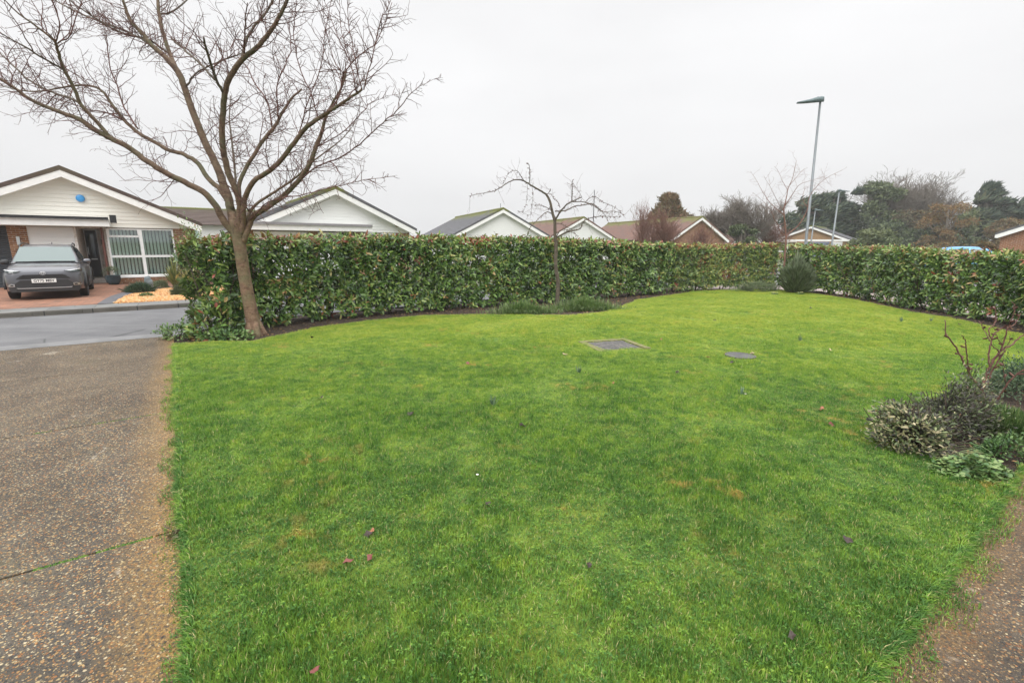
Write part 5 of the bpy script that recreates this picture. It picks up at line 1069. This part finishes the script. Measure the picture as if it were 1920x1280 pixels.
    if plate:
        c = bpy.data.curves.new('lettering', 'FONT'); c.body = plate; c.size = .105; c.align_x = 'CENTER'; c.align_y = 'CENTER'; c.extrude = .001; c.offset = .0015; c.space_character = 1.0; c.materials.append(M['ink']); t = bpy.data.objects.new('lettering', c); COL.objects.link(t); t.parent = pl; t.location = (0, -.0375, .555); t.rotation_euler = (R(90), 0, 0); t.scale = (.92, 1, 1); bpy.context.view_layer.update(); lm = bpy.data.meshes.new_from_object(t.evaluated_get(bpy.context.evaluated_depsgraph_get())); lo = bpy.data.objects.new('lettering', lm); COL.objects.link(lo); lo.parent = pl; lo.location = t.location; lo.rotation_euler = t.rotation_euler; lo.scale = t.scale; bpy.data.objects.remove(t)
    MB().tube([(-.5, 1.02, 1.072), (-.1, 1.0, 1.085), (.0, 1.005, 1.085)], .008, 5).build('wiper', M['rubber'], root); MB().tube([(.0, 1.0, 1.085), (.55, 1.02, 1.078)], .008, 5).build('wiper', M['rubber'], root)
    MB().tube([(0, 3.3, 1.56), (0, 3.42, 1.66)], [.018, .006], 6).build('aerial_fin', M['trim'], root)
    return root
x, y = xy(-3.12, 19.25); car('dark grey compact SUV parked nose-out on the red block drive', (x, y, -.096), STREET+R(3), M['carpaint'], 'GY75 MBV')
car('bright blue car beyond the right-hand hedge with only its roof showing', (27.67, 25.5, 0.0), R(46), M['bluepaint'], None)

# ------------------------------------------------------------------ street lamps
def lamp(label, px, Yd, z1, r0, r1, hl, hang, group='street lamps along the road', tilt=0.0):
    p = at(*px, Yd); root = thing('street_lamp', label, 'street lamp', (p.x, p.y, -.12), 0, group); root.rotation_euler = (0, tilt, 0)
    MB().tube([(0, 0, -.1), (0, 0, 1.3), (0, 0, 1.36), (0, 0, z1)], [r0*1.35, r0*1.35, r0, r1], 14).build('post', M['galv'], root, True)
    hd = MB(); c, s = math.cos(hang), math.sin(hang); prof = [(.12, .05, .18), (.05, .09, .20), (-.15, .12, .18), (-.35, .13, .13), (-.6, .13, .09), (-hl, .09, .05)]; vs, fs = [], []
    for a_, w, t in prof:
        for b_, z in ((-w, .0), (-w*.7, t*.8), (0, t), (w*.7, t*.8), (w, 0), (0, -.02)): vs.append((-a_*c-b_*s, -a_*s+b_*c, z+z1-.02+(.0 if a_ > -.3 else .0)))
    n = 6
    for i in range(len(prof)-1):
        for j in range(n): fs.append((i*n+j, i*n+(j+1) % n, (i+1)*n+(j+1) % n, (i+1)*n+j))
    fs += [tuple(range(n)), tuple(range((len(prof)-1)*n+n-1, (len(prof)-1)*n-1, -1))]
    ho = hd.add(vs, fs).build('lamp_head', M['headgrey'], root, True); MB().lathe([(.035, 0), (.04, .03), (.03, .07)], 10, (c*.1, s*.1, z1+.10)).build('light_sensor', M['headgrey'], ho, True)
    return root
lamp('tall galvanised lamp post with a flat grey lantern rising behind the corner of the hedge', (1517, 425), 20.5, 7.42, .058, .040, .85, math.pi-.2, tilt=-R(1.6))
lamp('thin distant lamp post in front of the sand-brick bungalow roof end', (1568, 400), 48, 6.95, .09, .06, 1.1, .15)
lamp('shorter distant lamp post half hidden behind the tall one', (1524, 430), 52, 5.4, .08, .05, 1.0, .15)
p = at(1113, 400, 50); r_ = thing('aerial_mast', 'thin bare mast rising above the roofs right of the small tree', 'mast', (p.x, p.y, -.2)); MB().tube([(0, 0, 0), (0, 0, 7.2)], [.05, .035], 8).build('mast', M['black'], r_)

# ------------------------------------------------------------------ plants and ornaments by the house opposite
def gp(u, v): x, y = xy(u, v); return Vector((x, y, -.09))
clump('phormium', 'spiky variegated green phormium in the orange gravel by the white window', 'plant', gp(.0, 22.0), (.5, .5, .5), 90, 1.15, .05, 'phorm', 'strap', (.35, .2), droop=.12)
clump('phormium', 'yellow-orange spiky phormium nearest the hedge in the orange gravel', 'plant', gp(.45, 20.6), (.5, .5, .5), 80, 1.0, .05, 'phorm', 'strap', (.85, .2), droop=.12)
clump('ornamental_grass', 'blue-green fescue mound at the front of the orange gravel', 'plant', gp(-1.02, 20.6), (.36, .3, .2), 1500, .2, .01, 'bluegrass', 'ball', (.4, .2), simple=True)
clump('ornamental_grass', 'green grassy mound at the right of the orange gravel', 'plant', gp(.25, 19.0), (.40, .3, .28), 1500, .22, .01, 'lavender', 'ball', (.5, .2), simple=True)
clump('heather_mound', 'small round heather behind the standing stone', 'plant', gp(-.48, 22.0), (.3, .28, .26), 1300, .08, .015, 'lavender', 'ball', (.45, .2), simple=True)
clump('low_plant', 'tiny creeping plant in the middle of the orange gravel', 'plant', gp(-.8, 18.9), (.22, .12, .06), 250, .07, .02, 'herb', 'ball', (.3, .2), simple=True)
s_ = thing('standing_stone', 'upright grey ornamental stone in the orange gravel', 'stone', gp(-.78, 21.5)); bm = bmesh.new(); bmesh.ops.create_icosphere(bm, subdivisions=3, radius=.2)
for v in bm.verts: v.co.z = v.co.z*1.35+.2; v.co.x *= .62*(1.35-v.co.z*1.1); v.co.y *= .6; v.co += v.co*.25*noise.noise(v.co*6)
me = bpy.data.meshes.new('stone'); bm.to_mesh(me); bm.free(); link('stone', me, plain('slate_stone', (.13, .16, .17), .8, var=.4, bump=.6), s_)
s_ = thing('flower_pot', 'dark glazed pot with a small plant beside the porch downpipe', 'plant pot', gp(-2.0, 24.6)); MB().lathe([(.15, 0), (.22, .1), (.25, .25), (.24, .34), (.26, .36), (.22, .36), (.2, .3)], 20).build('pot', M['pot'], s_, True)
k_ = 260; d = rdir(k_); d[:, 2] = abs(d[:, 2]); leaves('plant', M['lavender'], s_, d*.25+np.array([0, 0, .38]), d, np.tile([0, 0, 1.], (k_, 1)), .12, .025, rng.uniform(.1, .7, k_))
clump('evergreen_bush', 'rounded dark evergreen bush against the brick corner of the house opposite', 'bush', gp(.75, 24.0), (.55, .6, 1.9), 5200, .10, .045, 'laurel', 'ball', (.3, .15))

# ------------------------------------------------------------------ distant trees
def envelope_tree(name, label, px, Yd, wpx, top, mat, n, Ls, Wsz, shape='round', tone=(.5, .2), lean=0.0, trunk_h=.3, dirv=None, base=.0, clumps=26, twigs=0, twm='greytwig', fill=1.0, cat='tree', group=None, foli='crown', gy=0):
    tp_ = at(px, top, Yd); bx = tp_.x; h = tp_.z+.3; hw = wpx/2/900*Yd; root = thing(name, label, cat, (bx, Yd, -.3), 0, group)
    cs = []
    for i in range(clumps):
        t = random.uniform(base, 1)
        if shape == 'round': r = math.sqrt(max(0, 1-((t-.55)/.52)**2))
        elif shape == 'cone': r = (1-t)**.8*.95+.05
        elif shape == 'wide': r = math.sqrt(max(0, 1-((t-.3)/.75)**2))
        elif shape == 'flat': r = .4+.6*t
        a = random.uniform(0, 6.28); q = math.sqrt(random.uniform(.25 if shape == 'cone' else .1, 1))*r*.9; cs.append(Vector((math.cos(a)*q*hw+lean*t*h, math.sin(a)*q*hw*.8, t*h*.93)))
    per = n//clumps; P = []; tn = []
    for c in cs:
        rr = hw*random.uniform(.2, .36); rr *= (.35+1.0*(1-c.z/h)) if shape == 'cone' else 1; d = rdir(per)*rng.uniform(.3, 1, (per, 1))**.5; pp = d*np.array([rr, rr, rr*(.6 if shape in ('round', 'wide') else .42)])+np.array(c); P.append(pp); tn.append(np.full(per, random.gauss(0, .12))+.12*d[:, 2])
    P = np.concatenate(P); tn = np.concatenate(tn); k = P[:, 2] > .1; P = P[k]; tn = tn[k]; m_ = len(P); D = rdir(m_)
    if dirv is not None: D = unit(D*.45+np.array(dirv))
    leaves(foli, M[mat], root, P, D, unit(rdir(m_)+np.array([0, -.3, .5])), Ls*rng.uniform(.5, 1.3, m_), Wsz*rng.uniform(.6, 1.3, m_), tn+tone[0]+tone[1]*rng.normal(size=m_)*.5, simple=True, droop=.3)
    mb = MB(); mb.tube(smooth_path([(0, 0, -.2), (lean*h*.2, 0, h*.25), (lean*h*.45, 0, h*.5), (lean*h*.8, 0, h*.85)], 3, .05), lerp_list([h*.035, h*.028, h*.02, h*.006], 10), 8)
    mb.build('trunk', M[twm], root, True); V, Fc = [], []
    for c in cs: s0 = Vector((lean*h*.3, 0, max(.15*h, c.z*.55))); twig3(V, Fc, smooth_path([s0, s0.lerp(c, .5)+rv(.12*hw), c], 2), h*.012, h*.004, 5)
    arr('limbs', V, Fc, M[twm], root)
    return root
def bare_far(label, px, Yd, wpx, top, mat, stems=1, nb=9, spread=.6, lev=3, r=.1, group=None, name='bare_tree', lean=0.0, th=.2, cat='tree', minr=.012, up=.1, wob=.16):
    tp_ = at(px, top, Yd); h = tp_.z+.3; hw = wpx/2/900*Yd; root = thing(name, label, cat, (tp_.x, Yd, -.3), 0, group); V, Fc = [], []; tr_ = MB()
    def rec(p, d, L, r_, lv):
        n = 5; pts = walk(p, d, L, n, wob, up); twig3(V, Fc, pts, r_, max(minr, r_*.4), 4 if r_ > .03 else 3)
        if lv <= 0: return
        for i in range(1, n+1):
            for _ in range(2 if lv > 1 else random.randint(1, 3)):
                dd = (pts[i]-pts[i-1]).normalized(); sd = dd.cross(rv()).normalized(); rec(pts[i], dd*.8+sd*random.uniform(.4, .9), L*random.uniform(.35, .6), r_*.5, lv-1)
    for s in range(stems):
        a = random.uniform(0, 6.28); b = Vector((math.cos(a)*hw*.15*(stems > 1), math.sin(a)*hw*.15*(stems > 1), -.1)); th_ = h*th; tt = b+Vector((random.gauss(0, .05*h), 0, th_+.1)); tr_.tube([b, b.lerp(tt, .5)+Vector((.02*h, 0, 0)), tt], [r*1.3, r, r*.85], 8)
        for i in range(nb):
            a = 6.283*i/nb+random.random(); rec(tt, Vector((math.cos(a)*spread*hw/h*1.6+lean, math.sin(a)*spread*hw/h*1.6, random.uniform(.75, 1.2))), (h-th_)*random.uniform(.45, .62), r*.6, lev)
    # fit the fan of branches into the surveyed height and width
    A = np.array([tuple(v) for v in V]); sz = (h-th*h)/max(1e-3, (np.percentile(A[:, 2], 99.7)-th*h)); kz = A[:, 2] > th*h; A[kz, 2] = th*h+(A[kz, 2]-th*h)*sz; q = np.percentile(np.abs(A[:, 0]), 98); f_ = hw/q; tz = np.clip((A[:, 2]-th*h)/(.3*h), 0, 1)[:, None]; A[:, :2] *= (1+(f_-1)*tz)
    tr_.build('trunk', M[mat], root, True); arr('branches', A, Fc, M[mat], root); return root
envelope_tree('conifer', 'rounded dark conifer standing behind the brown brick gable', 1257, 62, 150, 360, 'pine', 15000, .55, .14, 'cone', (.8, .3), base=.22, clumps=120, dirv=(0, 0, .5))
bare_far('reddish leafless shrub on the left in front of the conifer and long roof', 1212, 42, 45, 378, 'redtwig', 4, 3, .4, 2, .05, name='bare_shrub', cat='shrub', th=.12, minr=.01)
bare_far('dense reddish leafless shrub directly before the conifer', 1246, 42, 62, 398, 'redtwig', 7, 4, .5, 2, .05, name='bare_shrub', cat='shrub', th=.1, minr=.011)
bare_far('fine pale leafless shrub against the brown brick gable wall', 1316, 44, 44, 422, 'redtwig', 5, 3, .5, 2, .03, name='bare_shrub', cat='shrub', th=.1)
bare_far('small spreading leafless tree behind the brick gable ridge', 1346, 58, 62, 394, 'greytwig', 1, 8, .9, 3, .1, th=.35)
bare_far('large twiggy garden tree with a rounded leafless crown in the middle distance', 1402, 56, 110, 370, 'greytwig', 3, 4, .8, 3, .11, th=.22)
envelope_tree('evergreen_shrub', 'dark green shrub under the twiggy garden tree', 1394, 53, 62, 415, 'ever', 3500, .3, .14, 'round', (.45, .2), base=.05, clumps=22, cat='shrub', foli='foliage')
bare_far('brownish leafless bush left of the sand-brick bungalow', 1452, 58, 60, 408, 'redtwig', 4, 5, .6, 2, .06, name='bare_shrub', cat='shrub')
envelope_tree('cypress', 'big wind-swept dark cypress behind the sand-brick bungalow', 1530, 84, 120, 362, 'cypress', 15000, 1.0, .2, 'wide', (.35, .25), lean=.10, base=.02, clumps=70, dirv=(.8, 0, .45))
envelope_tree('cypress', 'cypress limb thicket reaching right behind the distant lamp post', 1562, 82, 52, 350, 'cypress', 4000, 1.3, .16, 'flat', (.3, .2), lean=.18, base=.35, clumps=22, dirv=(1, 0, .5))
envelope_tree('ivy_clad_tree', 'tall green ivy-clad tree left of the leafless wood edge', 1640, 84, 105, 337, 'ever', 13000, .6, .3, 'round', (.55, .25), base=.03, clumps=60)
envelope_tree('evergreen_tree', 'lower green tree between the cypress and the ivy-clad tree', 1598, 82, 66, 378, 'ever', 7000, .55, .28, 'round', (.4, .25), base=.02, clumps=34)
bare_far('tall pale leafless tree swept by the wind at the centre of the far wood', 1690, 86, 125, 326, 'greytwig', 3, 5, .6, 3, .16, lean=.15, th=.18, minr=.02)
bare_far('second pale leafless tree sloping down to the right in the far wood', 1742, 86, 90, 348, 'greytwig', 3, 4, .6, 3, .13, lean=.2, th=.15, minr=.02)
envelope_tree('thicket_tree', 'brown scrubby tree right of the centre of the far wood', 1718, 80, 100, 392, 'brownleaf', 9000, .5, .16, 'round', (.3, .2), base=.02, clumps=44, twm='greytwig')
envelope_tree('thicket_tree', 'orange-brown scrubby tree in the far wood', 1782, 72, 84, 378, 'brownleaf', 6500, .4, .12, 'round', (.9, .25), base=.02, clumps=36)
envelope_tree('thicket_tree', 'dull green-brown scrubby tree below the right-hand cypress', 1835, 78, 84, 392, 'ever', 8000, .5, .22, 'round', (.75, .25), base=.02, clumps=36)
envelope_tree('thicket_tree', 'dark green low tree at the foot of the far wood', 1672, 76, 90, 415, 'ever', 8000, .5, .24, 'wide', (.3, .2), base=.02, clumps=36)
envelope_tree('thicket_tree', 'dark low tree behind the blue car', 1765, 74, 110, 425, 'ever', 8000, .5, .24, 'wide', (.3, .2), base=.02, clumps=36)
envelope_tree('cypress', 'tall cypress with layered fans at the right of the far wood', 1856, 80, 120, 342, 'cypress', 9000, 1.2, .2, 'cone', (.35, .2), base=.30, clumps=60, dirv=(.7, 0, .5))
envelope_tree('cypress', 'flat-topped cypress at the right edge of the photo', 1905, 78, 70, 370, 'cypress', 5000, 1.1, .2, 'flat', (.25, .2), base=.6, clumps=26, dirv=(.8, 0, .3))
envelope_tree('thicket_tree', 'reddish brown bush above the orange brick bungalow roof', 1890, 72, 80, 412, 'brownleaf', 6000, .45, .16, 'round', (.6, .25), base=.02, clumps=30)
envelope_tree('evergreen_bush', 'broad olive-green bush behind the hedge left of the blue car', 1645, 56, 92, 432, 'ever', 9000, .3, .16, 'wide', (.85, .2), base=.0, clumps=44, cat='bush', foli='foliage')
envelope_tree('brown_hedge', 'low brown clipped hedge beyond the road left of the blue car', 1755, 44, 120, 455, 'brownleaf', 6000, .2, .09, 'wide', (.5, .25), base=.0, clumps=60, cat='hedge', foli='foliage')
envelope_tree('brown_hedge', 'low brown hedge between the blue car and the orange brick bungalow', 1845, 40, 60, 452, 'brownleaf', 4000, .2, .09, 'wide', (.5, .25), base=.0, clumps=40, cat='hedge', foli='foliage')

# ------------------------------------------------------------------ damp air
hz = MB().box(-160, 170, -40, 190, -1.4, 16).build('haze', [], None); tag(hz, kind='stuff')
a = bpy.data.materials.new('haze'); a.use_nodes = True; t = a.node_tree; t.nodes.clear(); o_ = t.nodes.new('ShaderNodeOutputMaterial'); v_ = t.nodes.new('ShaderNodeVolumePrincipled'); v_.inputs['Density'].default_value = .0007; v_.inputs['Color'].default_value = (.93, .94, .96, 1); t.links.new(v_.outputs[0], o_.inputs['Volume']); hz.data.materials.append(a)
scn.cycles.volume_bounces = 1; scn.cycles.volume_step_rate = 5; scn.cycles.volume_max_steps = 64
